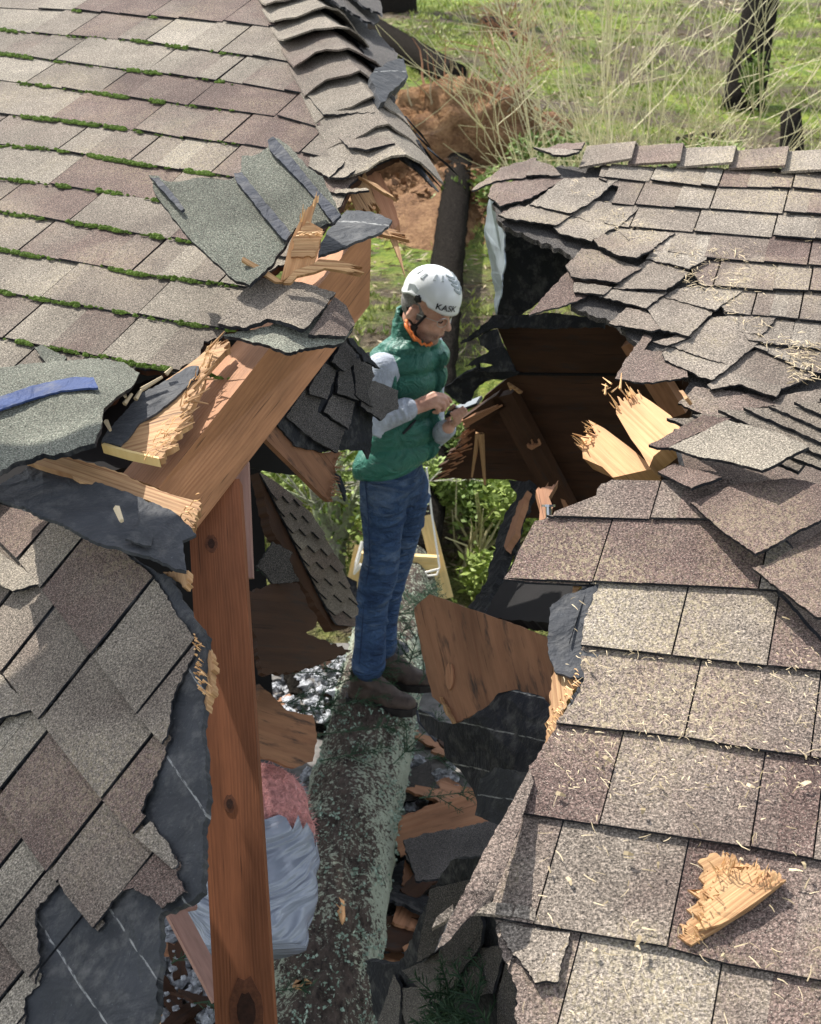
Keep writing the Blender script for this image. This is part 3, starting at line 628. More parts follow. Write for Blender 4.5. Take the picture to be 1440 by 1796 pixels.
ON = jag([(952, 912, 0), (1046, 872), (1055, 850), (1100, 822), (1160, 808), (1250, 800), (1500, 1090, 0), (2000, 1700, 0), (2000, 1860, 0), (915, 1850), (903, 1790), (908, 1740), (885, 1690), (872, 1640), (868, 1614), (862, 1600), (885, 1500), (912, 1440), (928, 1345),
          (960, 1300), (980, 1265), (1005, 1240), (1025, 1190), (1018, 1140), (1025, 1090), (1040, 1045), (1050, 1026, 0), (884, 1022, 0), (938, 915, 0)], 4, 8, 8)
mb = MB(); courses(mb, SN, nl, nj, ON, upof(SN, SN.u), tw=270, seed=23, th=.0055, hi=.009, gap=1.6, curl=.005, tones=lambda r: r.choice((.05, .12, .2, .28, .35, .45, .6)))
mb.build('shingle_slope', M['shingle_dusty'], RN)
OD = jag([(962, 1110), (968, 1060), (1000, 1040), (1050, 1025), (960, 1010), (975, 925), (1060, 880), (1300, 850, 0), (1500, 1090, 0), (2000, 1700, 0), (2000, 1860, 0), (925, 1850), (915, 1700), (890, 1640), (880, 1610), (900, 1510), (925, 1430), (938, 1350), (975, 1290), (1020, 1190), (1000, 1165)], 3, 8, 4)
mb = MB(); sheet(mb, OD, SN.up(-.003), th=.006, cell=150); mb.build('felt_underlay', M['felt'], RN)
plate('felt_flap', [(962, 1110), (964, 1065), (1000, 1042), (1055, 1024), (1062, 1060), (1030, 1100), (1018, 1140), (1050, 1148), (1040, 1190), (1000, 1188), (975, 1180), (963, 1150)], SN.up(.002), M['felt'], RN, 2, 2.5, 6, th=.005, cell=200)
mb = MB(); p = [(970, 1152), (980, 1180), (1027, 1188), (1000, 1222), (985, 1262), (958, 1308), (966, 1230)]
sheet(mb, jag(p, 4, 5, 5), SN.up(-.012), th=.016, cell=300, grain=(.1, 1)); mb.build('splintered_edge', M['splint'], RN); mb = MB(); sheet(mb, jag([(1005, 1025), (1020, 1022), (1008, 1045), (1003, 1042)], 1, 5, 5), SN.up(-.012), th=.016, cell=300); mb.build('splintered_edge', M['splint'], RN); mb = MB(); fray(mb, SN.up(-.008), (1020, 1192), (965, 1300), (10, 14), 120, 1, 3, .001, 1.5); tag(mb.build('fibres', M['fibre'], RN), kind='stuff')
# curled flap on the torn edge
FS = Surf((930, 1345, 1.925), (912, 1440, 1.835), (868, 1545, 1.735), (765, 1665, 1.64), (840, 1490, 1.79), (880, 1600, 1.73), (800, 1600, 1.71), (1000, 1500, 1.81))
plate('curled_shingle', [(930, 1348), (937, 1372), (915, 1440), (895, 1500), (880, 1540), (862, 1580), (820, 1612), (790, 1648), (766, 1666), (775, 1640), (800, 1590), (826, 1540), (850, 1490), (885, 1430), (918, 1370)], FS, M['shingle_dusty'], RN, 4, 1.8, 7, th=.008, cell=30, tone=.35)
mb = MB(); pts = [(766, 1664), (800, 1634), (840, 1617), (900, 1614), (940, 1622)]
for (x0, y0), (x1, y1) in zip(pts, pts[1:]):
    q = lambda x, y: SN(x, y) + SN.n * (.05 * max(0, (900 - x) / 134) ** 1.5 + .012)
    a, b = q(x0, y0), q(x1, y1); c, d_ = q(x1, y1 - 22), q(x0 + 8, y0 - 22); mb.add([a, b, c, d_] + [v - SN.n * .008 for v in (a, b, c, d_)], [(0, 1, 2, 3), (4, 5, 1, 0), (7, 6, 5, 4)], None, .7)
mb.build('curled_shingle', M['shingle_dusty'], RN)
mb = MB(); tab(mb, jag(z6((300, 850), (560, 885), (520, 1075), (440, 1080), (400, 1020), (340, 930)), 3, 6, 3), SN, (0, 1), .004, .022, .007, .65); mb.build('torn_tab', M['shingle_dusty'], RN)
# hip caps over the corner of the near slope, and the ridge behind it
def caps(name, parent, lst, S, mat, down, seed):
    r = random.Random(seed)
    for i, (p, t, lo, hi) in enumerate(lst):
        mb = MB(); tab(mb, jag(p, 1.6, 6, i + seed), S, down, lo, hi, .007, t, .014, r, True); mb.build(name, mat, parent)
SH = Surf((1180, 740, 2.45), (1250, 860, 2.28), (1380, 980, 2.1), (1440, 1080, 2.0), (1440, 740, 2.35), (1330, 760, 2.36), (1440, 860, 2.2), (1200, 800, 2.38))
caps('hip_cap', RN, [(z4((1250, 1390 - 600), (1440, 660), (1500, 700), (1500, 1000), (1420, 990), (1320, 900), (1200, 800)), .2, .0, .02),
   (z4((985, 580), (1140, 515), (1340, 490), (1500, 540), (1500, 640), (1440, 660), (1215, 778), (1100, 690)), .15, .01, .03),
   (z4((870, 470), (930, 440), (1100, 510), (1000, 570), (960, 540)), .12, .01, .03), (z4((840, 400), (1030, 280), (1130, 300), (1080, 330), (910, 420), (870, 415)), .05, .02, .03),
   (z4((912, 425), (1120, 312), (1290, 380), (1400, 450), (1245, 543), (1110, 490)), .85, .03, .055)], SH, M['shingle'], (.2, 1), 3)
mb = MB(); r4 = random.Random(8)
for i in range(7):                                 # overlapping caps along the ridge seen end on
    x = 1170 + i * 45; tab(mb, jag([(x, 745 - i), (x + 130, 738), (x + 260, 790), (x + 230, 830), (x + 120, 790)], 1.5, 7, i), Surf((1180, 740, 2.47), (1440, 740, 2.37), (1440, 860, 2.22), (1330, 800, 2.34)), (-1, .6), .0 + .006 * i, .016 + .006 * i, .008, .4 + .2 * r4.random(), .01, r4)
mb.build('ridge_shingles', M['shingle'], RN)
# right slope beyond the hip so that the roof is closed
plate('side_slope', [(1190, 730), (1500, 720), (2300, 740), (2300, 1950), (2000, 1760), (1500, 1140), (1440, 1080), (1330, 960), (1230, 860)], plane3((1190, 740, 2.47), (1460, 1080, 2.03), (1900, 760, 2.75)), M['shingle'], RN, 3, 1, 9, th=.02, cell=120, off=-.03, tone=.3)
# litter on the near slope
mb = MB(); r5 = random.Random(77)
def litter(mb, S, n, box_, inside, L, W, seed):
    r = random.Random(seed); k = 0
    while k < n:
        x, y = r.uniform(box_[0], box_[2]), r.uniform(box_[1], box_[3])
        if not inside(x, y): continue
        k += 1; c = S(x, y) + S.n * r.uniform(.012, .024); a = r.gauss(-.5, .9); l, w_ = L * r.uniform(.4, 1.4), W * r.uniform(.5, 1.6)
        e = S.c * math.cos(a) + S.u * math.sin(a); s = np.cross(S.n, e); t = r.uniform(-.1, .25) * S.n
        b = r.uniform(-.25, .25); mid = s * b * l
        vs = [c - e * l - s * w_, c - e * l + s * w_, c + mid - s * w_ + S.n * w_, c + mid + s * w_ + S.n * w_, c + e * l - s * w_ * .5 + t * l, c + e * l + s * w_ * .5 + t * l]
        mb.add(vs, [(0, 1, 3, 2), (2, 3, 5, 4)], None, r.random())
inN = lambda x, y: x > 1000 - (y - 1100) * .12 and y > 950 + (x - 1000) * .35
litter(mb, SN, 170, (900, 1050, 1440, 1796), inN, .009, .0006, 5); litter(mb, SN, 420, (900, 1150, 1440, 1400), inN, .004, .0006, 6); litter(mb, SN, 22, (930, 1080, 1440, 1700), inN, .007, .0022, 8)
tag(mb.build('wood_chips', M['chip'], None), 'pale sawdust chips and dry needles strewn over the near right shingles', 'wood chips', kind='stuff')
mb = MB(); litter(mb, ST, 160, (1000, 320, 1440, 660), lambda x, y: abs((y - 400) - (x - 1095) * .8) < 22, .012, .0008, 3); litter(mb, ST, 120, (1200, 440, 1310, 520), lambda x, y: True, .011, .0008, 4); litter(mb, ST, 120, (1385, 610, 1440, 680), lambda x, y: True, .011, .0008, 9)
litter(mb, ST, 90, (880, 270, 1440, 640), lambda x, y: x > 1130 + max(0, y - 420) * .9, .007, .0007, 14)
tag(mb.build('dry_needles', M['chip'], None), 'dry needles and twigs caught in the valley of the far right roof', 'needles', kind='stuff')
M['knot'] = simple('knot', (.035, .014, .008), .8, .4, 90, .4); M['knot_rim'] = simple('knot_rim', (.115, .042, .02), .75, .3, 120, .3)
# ------------------------------------------------------------------ timbers
def solid(name, label, cat, poly, S, mat, group=None, seed=1, amp=0, step=7, **k):
    o = plate(name, poly, S, mat, None, seed, amp, step, **k); return tag(o, label, cat, group)
ba = [at(214, 832, 2.32), at(278, 856, 2.22), at(343, 930, 2.30)]; bb = [at(585, 400, 2.95), at(652, 385, 2.85), at(648, 535, 2.93)]
ba.append(ba[0] + ba[2] - ba[1]); bb.append(bb[0] + bb[2] - bb[1]); mb = MB(); prism(mb, ba, bb)
beam = mb.build('timber_beam', M['beam'], None); tag(beam, 'sloping reddish timber beam at the torn edge of the left roof', 'beam')
mb = MB(); box(mb, at(377, 850, 2.44), at(436, 1850, 2.16), V3(-.9, .3, .35), .045, .103)
post = mb.build('timber_post', M['post'], None); 
a, b = np.array(at(377, 850, 2.44)), np.array(at(436, 1850, 2.16))
for t, off, r_ in ((.59, .004, .011), (.93, -.004, .03), (.12, .01, .012)):
    c = a + (b - a) * t; n_ = CAM - c; n_ -= (b - a) * (n_ @ (b - a)) / ((b - a) @ (b - a)); n_ /= np.linalg.norm(n_); e = (b - a) / np.linalg.norm(b - a); s_ = np.cross(n_, e)
    up_ = V3(-.9, .3, .35); up_ -= e * (up_ @ e); up_ /= np.linalg.norm(up_); fn = np.cross(e, up_); fn = fn if fn @ (CAM - c) > 0 else -fn; q = c + fn * .0232 + up_ * off
    for k_, (R_, m_) in enumerate(((r_, 'post'), (r_ * .55, 'knot'))):
        if r_ < .02 or k_ == 1 or True:
            mb = MB(); P_k = [q + e * R_ * (1.5 if r_ < .02 else 1.9) * math.cos(x * .3927) * (1 + .1 * math.sin(x * 3)) + up_ * R_ * math.sin(x * .3927) + fn * .0006 * (k_ + 1) for x in range(16)]
            mb.add(P_k + [p - fn * .003 for p in P_k], [tuple(range(16))] + [(i, (i + 1) % 16, 16 + (i + 1) % 16, 16 + i) for i in range(16)], [(.3 + .02 * math.cos(x * .39), .02 * math.sin(x * .39)) for x in range(16)] * 2); mb.build('knot', M['knot'] if k_ else M['knot_rim'], post)
tag(post, 'tall dark red timber post hanging under the beam with a knot at its foot', 'post')
mb = MB(); box(mb, at(424, 810, 2.66), at(432, 1015, 2.62), V3(1, 0, 0), .03, .03)
tag(mb.build('wall_stud', M['lath'], None), 'thin pale stud seen as a sliver along the right side of the red post', 'stud')
# upper splintered plank and wood at the broken corner
s1 = plane3((640, 300, 3.15), (700, 400, 3.05), (610, 360, 3.1))
sr_ = thing('split_rafter', 'split brown rafter end with bright splinters hanging off the corner of the left roof', 'rafter', s1(660, 350)); plate('rafter_end', [(640, 300), (668, 304), (685, 340), (700, 392), (688, 405), (668, 380), (655, 340)], s1, M['board'], sr_, 2, 2, 6, th=.04, cell=300, grain=(.4, 1))
mb = MB(); sheet(mb, spikes((610, 330), (640, 300), (-6, -8), 4, 1) + spikes((655, 345), (625, 372), (10, 18), 5, 3), s1.up(.02), th=.012, cell=300, grain=(.6, 1)); mb.build('splinter', M['splint'], sr_); mb = MB()
sheet(mb, spikes((632, 310), (660, 322), (-8, -3), 3, 2) + spikes((690, 344), (668, 334), (12, 8), 4, 7), s1.up(.05), th=.012, cell=300, grain=(1, .5)); mb.build('splinter', M['splint'], sr_); mb = MB()
sheet(mb, spikes((625, 400), (660, 395), (-12, 2), 3, 5) + spikes((690, 402), (675, 412), (34, 10), 4, 6), s1.up(.06), th=.012, cell=300, grain=(1, .3)); mb.build('splinter', M['splint'], sr_); mb = MB()
sheet(mb, [(680, 408), (692, 404), (702, 440), (711, 486), (700, 455)], s1.up(.05), th=.01, cell=300, grain=(.2, 1))
mb.build('splinter', M['splint'], sr_)
# ------------------------------------------------------------------ loose roofing on the left
tw = plane3((270, 320, 2.72), (440, 500, 2.42), (560, 330, 2.62))
tl = thing('torn_shingle_sheet', 'grey green torn shingle sheet flipped up on the left roof, with three tar strips', 'shingle sheet', tw(420, 400))
plate('backing', zb((62, 255), (110, 258), (150, 285), (330, 270), (470, 285), (525, 240), (530, 155), (600, 145), (660, 110), (680, 55), (720, 70), (780, 120), (860, 220), (940, 270), (960, 320), (1030, 450), (1000, 490), (900, 530), (800, 520), (750, 600), (700, 660), (690, 690), (570, 810), (480, 770), (280, 590), (90, 340)), tw.up(.012), M['shingle_grey'], tl, 3, 2, 7, th=.008, cell=50, bump=.012, bscale=120)
for i, p in enumerate([((490, 240), (530, 235), (640, 375), (780, 545), (755, 580), (735, 570), (600, 405), (500, 275)), ((660, 75), (690, 55), (730, 95), (860, 260), (1030, 450), (990, 490), (860, 320), (670, 120)), ((70, 262), (110, 262), (180, 340), (240, 420), (225, 430), (150, 350))]):
    plate('tar_strip', zb(*p), tw.up(.024), M['tar'], tl, i, 1.2, 6, th=.006, cell=60)
solid('felt_scrap', 'dark felt scrap with chalk lines jutting from the left roof beside the splinters', 'felt scrap', zb((1010, 470), (1060, 430), (1190, 440), (1290, 480), (1270, 510), (1220, 545), (1140, 580), (1000, 630), (915, 655), (930, 590), (960, 530)), plane3((560, 430, 2.62), (690, 390, 2.78), (620, 375, 2.85)), M['felt_lined'], seed=2, amp=1.5, step=6, th=.006, cell=40, bump=.006, bscale=60, grain=(1, .1))
sp = plane3((500, 490, 2.45), (555, 420, 2.48), (545, 345, 2.5))
so_ = thing('broken_board', 'upright splintered board end standing out of the left roof edge', 'board', sp(520, 480))
mb = MB(); sheet(mb, zb((725, 790), (770, 600), (800, 530)) + spikes(zb((830, 470))[0], zb((915, 365))[0], (5, -14), 4, 3) + zb((890, 440), (880, 490), (940, 525), (915, 640), (885, 715), (800, 735), (760, 770)), sp, th=.018, cell=300, grain=(.25, -1)); mb.build('board', M['fresh'], so_); mb = MB(); fray(mb, sp, zb((820, 480))[0], zb((920, 380))[0], (3, -16), 22, 1, 2); fray(mb, sp.up(.008), zb((790, 560))[0], zb((930, 560))[0], (14, 1), 40, 1, 3, .0012); tag(mb.build('fibres', M['fibre'], so_), kind='stuff')
mb = MB(); sheet(mb, jag(zb((790, 560), (860, 480), (935, 535), (920, 600), (900, 660), (780, 665)), 3, 5, 2), sp.up(.006), th=.006, cell=300, grain=(1, 0)); mb.build('inner_ply', M['splint'], so_)
mb = MB(); sheet(mb, spikes(zb((530, 680))[0], zb((540, 665))[0], (-2, -2), 1, 2) + zb((640, 720), (740, 790), (700, 790)), sp.up(.01), th=.01, cell=300, grain=(1, .6)); tag(mb.build('wood_splinter', M['splint'], None), 'thin reddish splinter pointing up left at the foot of the upright board', 'splinter')
mb = MB(); sheet(mb, zb((740, 795), (800, 730), (890, 700), (920, 675), (1000, 680)) + spikes(zb((1060, 690))[0], zb((1050, 735))[0], (34, 9), 5, 4) + zb((950, 720), (900, 740), (810, 760), (780, 795)), sp.up(.03), th=.012, cell=300, grain=(1, .1)); tag(mb.build('split_board', M['splint'], None), 'bright split board lying across the top of the beam, pointing right', 'board')
# torn shingle lying over the beam
tf = Surf((420, 520, 2.45), (560, 510, 2.48), (620, 580, 2.42), (400, 590, 2.36), (520, 600, 2.3))
fl = thing('loose_shingle', 'grey loose shingle doubled over and draped across the beam', 'shingle', tf(500, 560))
plate('under_layer', zb((430, 1035), (600, 1000), (960, 890), (1000, 870), (1105, 1005), (1050, 1075), (900, 1095), (760, 1120), (660, 1085), (540, 1060)), tf.up(-.012), M['shingle_grey'], fl, 2, 2.2, 6, th=.008, cell=50, tone=1)
plate('top_layer', zb((415, 1020), (500, 900), (610, 795), (760, 800), (900, 830), (1000, 860), (950, 920), (840, 1045), (760, 1020), (660, 990), (590, 1010), (540, 1030)), tf.up(.008), M['shingle'], fl, 5, 2, 6, th=.009, cell=50, bump=.008, bscale=80, tone=.5)
plate('top_layer', zb((1000, 862), (1060, 905), (1105, 1000), (1060, 1060), (870, 1050), (960, 920)), tf.up(-.002), M['shingle'], fl, 7, 1.5, 6, th=.008, cell=60, tone=.3)
# big torn sheet with the blue strip
tb = Surf((0, 640, 2.35), (240, 650, 2.42), (0, 850, 2.02), (175, 780, 2.08), (100, 720, 2.2), (180, 690, 2.22), (-60, 740, 2.15))
bl = thing('torn_shingle_sheet', 'olive grey torn shingle sheet with a blue tar stripe at the left edge', 'shingle sheet', tb(100, 740))
plate('backing', za((-200, 310), (0, 310), (180, 285), (400, 260), (600, 250), (780, 270), (880, 345), (840, 420), (700, 520), (655, 560), (640, 700), (600, 790), (500, 810), (430, 840), (340, 860), (270, 840), (180, 880), (80, 910), (0, 965), (-200, 1040)), tb, M['shingle_grey'], bl, 3, 2.2, 6, th=.01, cell=25, tone=.75, bump=.01, bscale=90)
plate('tar_strip', za((-150, 540), (0, 485), (180, 425), (350, 385), (480, 362), (590, 365), (620, 430), (480, 440), (380, 450), (190, 505), (0, 570), (-150, 620)), Surf((0, 640, 2.33), (240, 650, 2.40), (0, 850, 2.00), (175, 780, 2.06), (100, 720, 2.18), (180, 690, 2.20), (-60, 740, 2.13)), M['blue_tape'], bl, 2, 1, 7, th=.004, cell=25)
solid('shingle_scrap', 'small grey shingle scrap lying above the sheet with the blue stripe', 'shingle scrap', za((215, 175), (270, 160), (330, 195), (420, 240), (400, 275), (290, 275)), SL.up(.02), M['shingle_grey'], seed=2, amp=1.5, step=5, th=.006, cell=100)
# splintered deck between sheet and beam
sd1 = plane3((180, 770, 2.28), (300, 790, 2.24), (390, 610, 2.5))
dk = thing('splintered_decking', 'broken plywood decking with a strip of black felt wedged beside the beam', 'decking', sd1(290, 720))
mb = MB(); sheet(mb, za((640, 780), (700, 700), (900, 480), (1130, 330), (1250, 240)) + spikes(za((1340, 160))[0], za((1420, 200))[0], (18, -12), 8, 3) + za((1300, 330), (1290, 400), (1230, 520)) + spikes(za((1180, 600))[0], za((1010, 880))[0], (16, -4), 9, 5) + za((800, 830)), sd1, th=.014, cell=300, grain=(1, -.25)); mb.build('deck_panel', M['splint'], dk); mb = MB(); fray(mb, sd1.up(.004), za((1180, 600))[0], za((1010, 880))[0], (22, -6), 80, 1, 3, .0011, 1.6); fray(mb, sd1.up(.004), za((1380, 160))[0], za((1150, 560))[0], (14, -14), 80, .9, 4, .0011, 1); tag(mb.build('fibres', M['fibre'], dk), kind='stuff')
plate('felt_layer', za((640, 770), (680, 700), (900, 460), (1020, 400), (1190, 300), (1255, 295), (1240, 360), (1120, 480), (1000, 580), (880, 650), (830, 720), (760, 795)), sd1.up(.006), M['felt'], dk, 3, 1.5, 6, th=.005, cell=300)
for i in range(16):
    r_ = random.Random(i); x, y = r_.uniform(1090, 1330), 0; y = 760 - (x - 1090) * 2.1 + r_.uniform(-60, 60); mb = MB(); q = za((x, y))[0]; e = za((x + r_.uniform(40, 150), y - r_.uniform(-10, 90)))[0]
    tube(mb, [sd1(*q) + sd1.n * .01, sd1(*e) + sd1.n * r_.uniform(.0, .05)], [.0035, .001], 4, .4); mb.build('fibre', M['splint'], dk)
mb = MB(); sheet(mb, za((640, 790), (800, 835), (1005, 880), (1000, 868), (800, 822), (660, 778)), sd1.up(.004), th=.02, cell=300); mb.build('deck_edge', M['yellow'], dk)
mb = MB()
for i, (a, b) in enumerate([((905, 498), (1040, 432)), ((790, 500), (810, 560)), ((800, 590), (850, 540)), ((685, 700), (715, 770)), ((870, 560), (910, 515)), ((1060, 400), (1100, 375))]):
    a, b = za(a, b); tube(mb, [sd1(*a) + sd1.n * .02, sd1(*b) + sd1.n * .025], [.005, .003], 5, .6)
tag(mb.build('wood_chips', M['chip'], None), 'few pale wood chips lying on the strip of felt beside the beam', 'wood chips', kind='stuff')
# decking under the sheets, coloured black for the shade in the gaps
solid('roof_decking', 'deck boards coloured black as shade in the gap between the left roof and the beam', 'decking', [(-60, 700), (200, 690), (330, 640), (440, 590), (420, 660), (300, 800), (180, 830), (60, 860), (-60, 880)], plane3((0, 760, 2.5), (400, 620, 2.75), (200, 820, 2.45)), M['void'], seed=3, amp=2, th=.02, cell=300)
# felt and strip at the top of the near-left slope
fs_ = Surf((0, 850, 2.2), (150, 840, 2.2), (330, 900, 2.12), (320, 990, 2.02), (100, 905, 2.08), (215, 960, 2.02), (0, 880, 2.12))
fo = thing('felt_and_board', 'bent black felt with a split yellow board along its top, over the near left slope', 'roof felt', fs_(200, 900))
plate('felt', z3((-60, 500), (0, 500), (130, 425), (250, 470), (440, 525), (560, 570), (600, 590), (640, 625), (690, 665), (640, 690), (655, 800), (605, 795), (540, 760), (470, 745), (330, 690), (200, 625), (0, 552), (-60, 560)), Surf(*[(0, 850, 2.19), (150, 840, 2.19), (330, 900, 2.11), (320, 990, 2.0), (100, 905, 2.06), (215, 960, 2.0), (0, 880, 2.1)]), M['felt'], fo, 3, 2, 6, th=.006, cell=25, bump=.008, bscale=40)
mb = MB(); sheet(mb, jag(z3((60, 400), (200, 395), (330, 425), (450, 470), (560, 520), (620, 540)), 2, 6, 2, False) + spikes(z3((700, 560))[0], z3((670, 650))[0], (8, 4), 5, 2) + z3((610, 600), (520, 555), (420, 520), (280, 490), (250, 465), (130, 430)), Surf(*[(0, 850, 2.21), (150, 800, 2.23), (330, 890, 2.14), (320, 990, 2.04), (100, 905, 2.1), (215, 850, 2.18)]), th=.016, cell=40, grain=(1, .33)); mb.build('split_board', M['splint'], fo); mb = MB(); fray(mb, Surf((0, 850, 2.2), (150, 800, 2.22), (330, 890, 2.13), (320, 990, 2.03), (215, 850, 2.17)), z3((700, 560))[0], z3((670, 650))[0], (12, 5), 40, 1, 3, .0014, 2); tag(mb.build('fibres', M['fibre'], fo), kind='stuff')
plate('felt_tear', z3((440, 690), (490, 640), (485, 600), (540, 680), (530, 715), (500, 710)), Surf(*[(0, 850, 2.17), (150, 840, 2.17), (330, 900, 2.09), (320, 990, 1.98), (100, 905, 2.04), (215, 960, 1.98)]), M['felt_lined'], fo, 3, 1.5, 5, th=.004, cell=100)
mb = MB(); q = z3((410, 635), (425, 680)); tube(mb, [fs_(*q[0]) + fs_.nrm(*q[0]) * .03, fs_(*q[1]) + fs_.nrm(*q[1]) * .03], [.006, .004], 5, .8); tag(mb.build('wood_chip', M['chip'], None), 'single pale wood chip lying on the bent black felt', 'wood chip')
# ------------------------------------------------------------------ behind the beam
hp = plane3((500, 700, 2.95), (640, 620, 3.25), (580, 860, 3.1))
hg = thing('hanging_roof_piece', 'dark shingled roof piece hanging between the beam and the man', 'roof piece', hp(580, 700))
mb = MB(); sheet(mb, jag(zh((110, 530), (160, 470), (250, 560), (370, 600), (440, 590)), 2, 6, 1, False)[:-1] + spikes(zh((440, 590))[0], zh((405, 820))[0], (6, 3), 7, 2) + zh((370, 790), (280, 700), (200, 620)), hp, th=.016, cell=300, grain=(.6, .8)); mb.build('plywood', M['ply'], hg); mb = MB(); fray(mb, hp, zh((440, 600))[0], zh((405, 820))[0], (7, 5), 110, 1, 5, .0016, 1); tag(mb.build('fibres', M['board'], hg), kind='stuff')
plate('felt', zh((160, 460), (330, 150), (480, 80), (560, 150), (590, 280), (600, 440), (590, 600), (580, 630), (560, 590), (415, 590), (370, 600), (250, 570)), hp.up(.008), M['felt_black'], hg, 4, 2, 6, th=.006, cell=300)
mb = MB()
for i, (p, t, h) in enumerate([(((190, 440), (290, 310), (350, 365), (330, 420), (445, 500), (400, 605), (300, 545)), .3, .015), (((290, 300), (370, 200), (410, 235), (350, 365), (280, 340)), .45, .02), (((350, 420), (400, 340), (490, 375), (445, 500)), .5, .022),
    (((375, 195), (450, 90), (490, 85), (480, 200), (420, 240)), .35, .026), (((400, 335), (420, 240), (480, 205), (480, 330), (470, 345), (490, 372)), .4, .024), (((475, 345), (485, 190), (560, 150), (570, 260), (530, 330), (545, 400)), .2, .03),
    (((530, 290), (580, 280), (672, 325), (655, 410), (605, 430), (575, 462), (500, 395)), .8, .035)]):
    tab(mb, jag(zh(*p), 1.6, 6, i), hp, (.3, 1), h * .6, h + .008, .008, t, .006, r2)
mb.build('shingles', M['shingle_dark'], hg)
solid('torn_felt', 'ragged black felt strip sticking out above the hanging roof piece at the man\'s sleeve', 'felt strip', zh((480, 75), (520, 95), (560, 140), (600, 185), (635, 222), (590, 200), (560, 190), (550, 160), (500, 110)), hp.up(.06), M['felt_black'], seed=3, amp=2, step=5, th=.008, cell=300)
mb = MB(); sheet(mb, zh((430, 690), (455, 705), (480, 770), (478, 820), (450, 740)), hp.up(-.1), th=.006, cell=300); tag(mb.build('felt_scrap', M['tar'], None), 'small bluish felt scrap dangling below the hanging roof piece', 'felt scrap')
fp = plane3((450, 830, 3.7), (600, 1090, 3.95), (600, 950, 4.1))
fr = thing('fallen_roof_panel', 'fallen grey roof panel with saw toothed shingle rows leaning behind the post', 'roof panel', fp(530, 950))
plate('deck', zh((85, 690), (115, 700), (300, 890), (340, 960), (430, 1120), (500, 1300), (490, 1390), (420, 1400), (380, 1340), (270, 1180), (230, 1080), (150, 960)), fp, M['ply_dark_shaded'], fr, 3, 2, 6, th=.03, cell=300, grain=(.5, 1))
mb = MB()
for k in range(9):                                  # rows of torn tabs
    a = (85 + k * 36, 690 + k * 74); w_ = 150 + 8 * k; L_ = []
    x0, y0 = a; n = 6
    top = [(x0, y0), (x0 + w_ * (.9 if k else .35), y0 + 35 + k * 4)]
    bot = []
    for q in range(n + 1):
        t = q / n; bot.append((x0 + 40 + (w_ - 10) * t, y0 + 95 + 45 * t + (28 if q % 2 else 0)))
    poly = clip(zh(*(top + bot[::-1])), zh((70, 680), (115, 700), (310, 890), (440, 1120), (505, 1310), (490, 1390), (400, 1380), (260, 1170), (150, 960)))
    tab(mb, poly, fp, (.45, 1), .004, .022, .006, .3 + .08 * (k % 4), .01, r2)
mb.build('shingles', M['shingle'], fr)
dp = plane3((440, 1030, 3.5), (560, 1010, 3.9), (600, 1140, 3.8))
solid('plywood_sheet', 'dark red plywood sheet with ragged right edge, low behind the post', 'plywood', zh((30, 1230), (190, 1180), (260, 1185), (300, 1260), (350, 1340), (345, 1380), (300, 1410), (400, 1450), (505, 1490), (400, 1530), (240, 1590), (100, 1590), (60, 1400)), dp, M['ply_dark_shaded'], seed=4, amp=4, step=6, th=.014, cell=300, grain=(1, .1))
solid('roofing_scrap', 'black roofing scrap propped on the dark plywood behind the post', 'roofing scrap', zh((80, 1110), (150, 1000), (240, 1050), (225, 1080), (270, 1180), (150, 1190)), plane3((450, 990, 3.6), (520, 970, 3.7), (500, 1025, 3.65)), M['shingle_dark'], seed=2, amp=2, step=6, th=.01, cell=300)
solid('roofing_scrap', 'black roofing scrap left of the man\'s knee, under the pale tree', 'roofing scrap', zh((420, 1125), (490, 1160), (530, 1180), (525, 1270), (490, 1300), (460, 1250), (440, 1180)), plane3((590, 1000, 4.3), (625, 1020, 4.3), (605, 1065, 4.25)), M['felt_black'], seed=2, amp=2, step=6, th=.01, cell=300)
mb = MB(); sheet(mb, zh((305, 930), (350, 945), (390, 985), (330, 970)), plane3((540, 930, 4.2), (570, 940, 4.3), (545, 945, 4.2)), th=.006, cell=300); tag(mb.build('felt_scrap', M['felt_black'], None), 'pointed black felt scrap beside the fallen grey roof panel', 'felt scrap')
for o_, p in ((('board coloured black as shade under the beam behind the hanging roof piece'), zh((20, 640), (115, 535), (200, 620), (285, 705), (160, 690), (60, 670))),):
    solid('deck_board', o_, 'board', p, plane3((430, 800, 3.3), (530, 830, 3.6), (470, 770, 3.4)), M['void'], seed=2, amp=1, th=.02, cell=300)  # unlit gap under the beam shown by the black colour
# ------------------------------------------------------------------ inside the right roof
pw = plane3((870, 575, 4.0), (1120, 580, 3.75), (900, 840, 4.35))
iw = thing('plywood_wall', 'plywood underside of the right roof, shade coloured in, with a ragged left edge', 'plywood', pw(1000, 700))
mb = MB(); sheet(mb, zr((460, 40), (1150, 20), (1300, 100), (1400, 300), (1300, 700), (1000, 900), (850, 930), (560, 930)) + jag(zr((600, 760), (510, 748), (200, 745)), 1, 9, 1, False) + spikes(zr((200, 745))[0], zr((290, 600))[0], (-22, 6), 6, 3) + spikes(zr((290, 590))[0], zr((380, 400))[0], (-12, 4), 9, 6) + zr((400, 360), (545, 245)), pw, th=.02, cell=400, grain=(1, .02)); mb.build('panel', M['ply_dark_shaded'], iw); mb = MB(); fray(mb, pw.up(.01), zr((210, 740))[0], zr((300, 590))[0], (-22, 8), 60, 1, 3, .003, 1); fray(mb, pw.up(.02), zr((290, 590))[0], zr((390, 400))[0], (-14, 8), 90, 1.2, 4, .003, 1); tag(mb.build('fibres', M['board'], iw), kind='stuff')
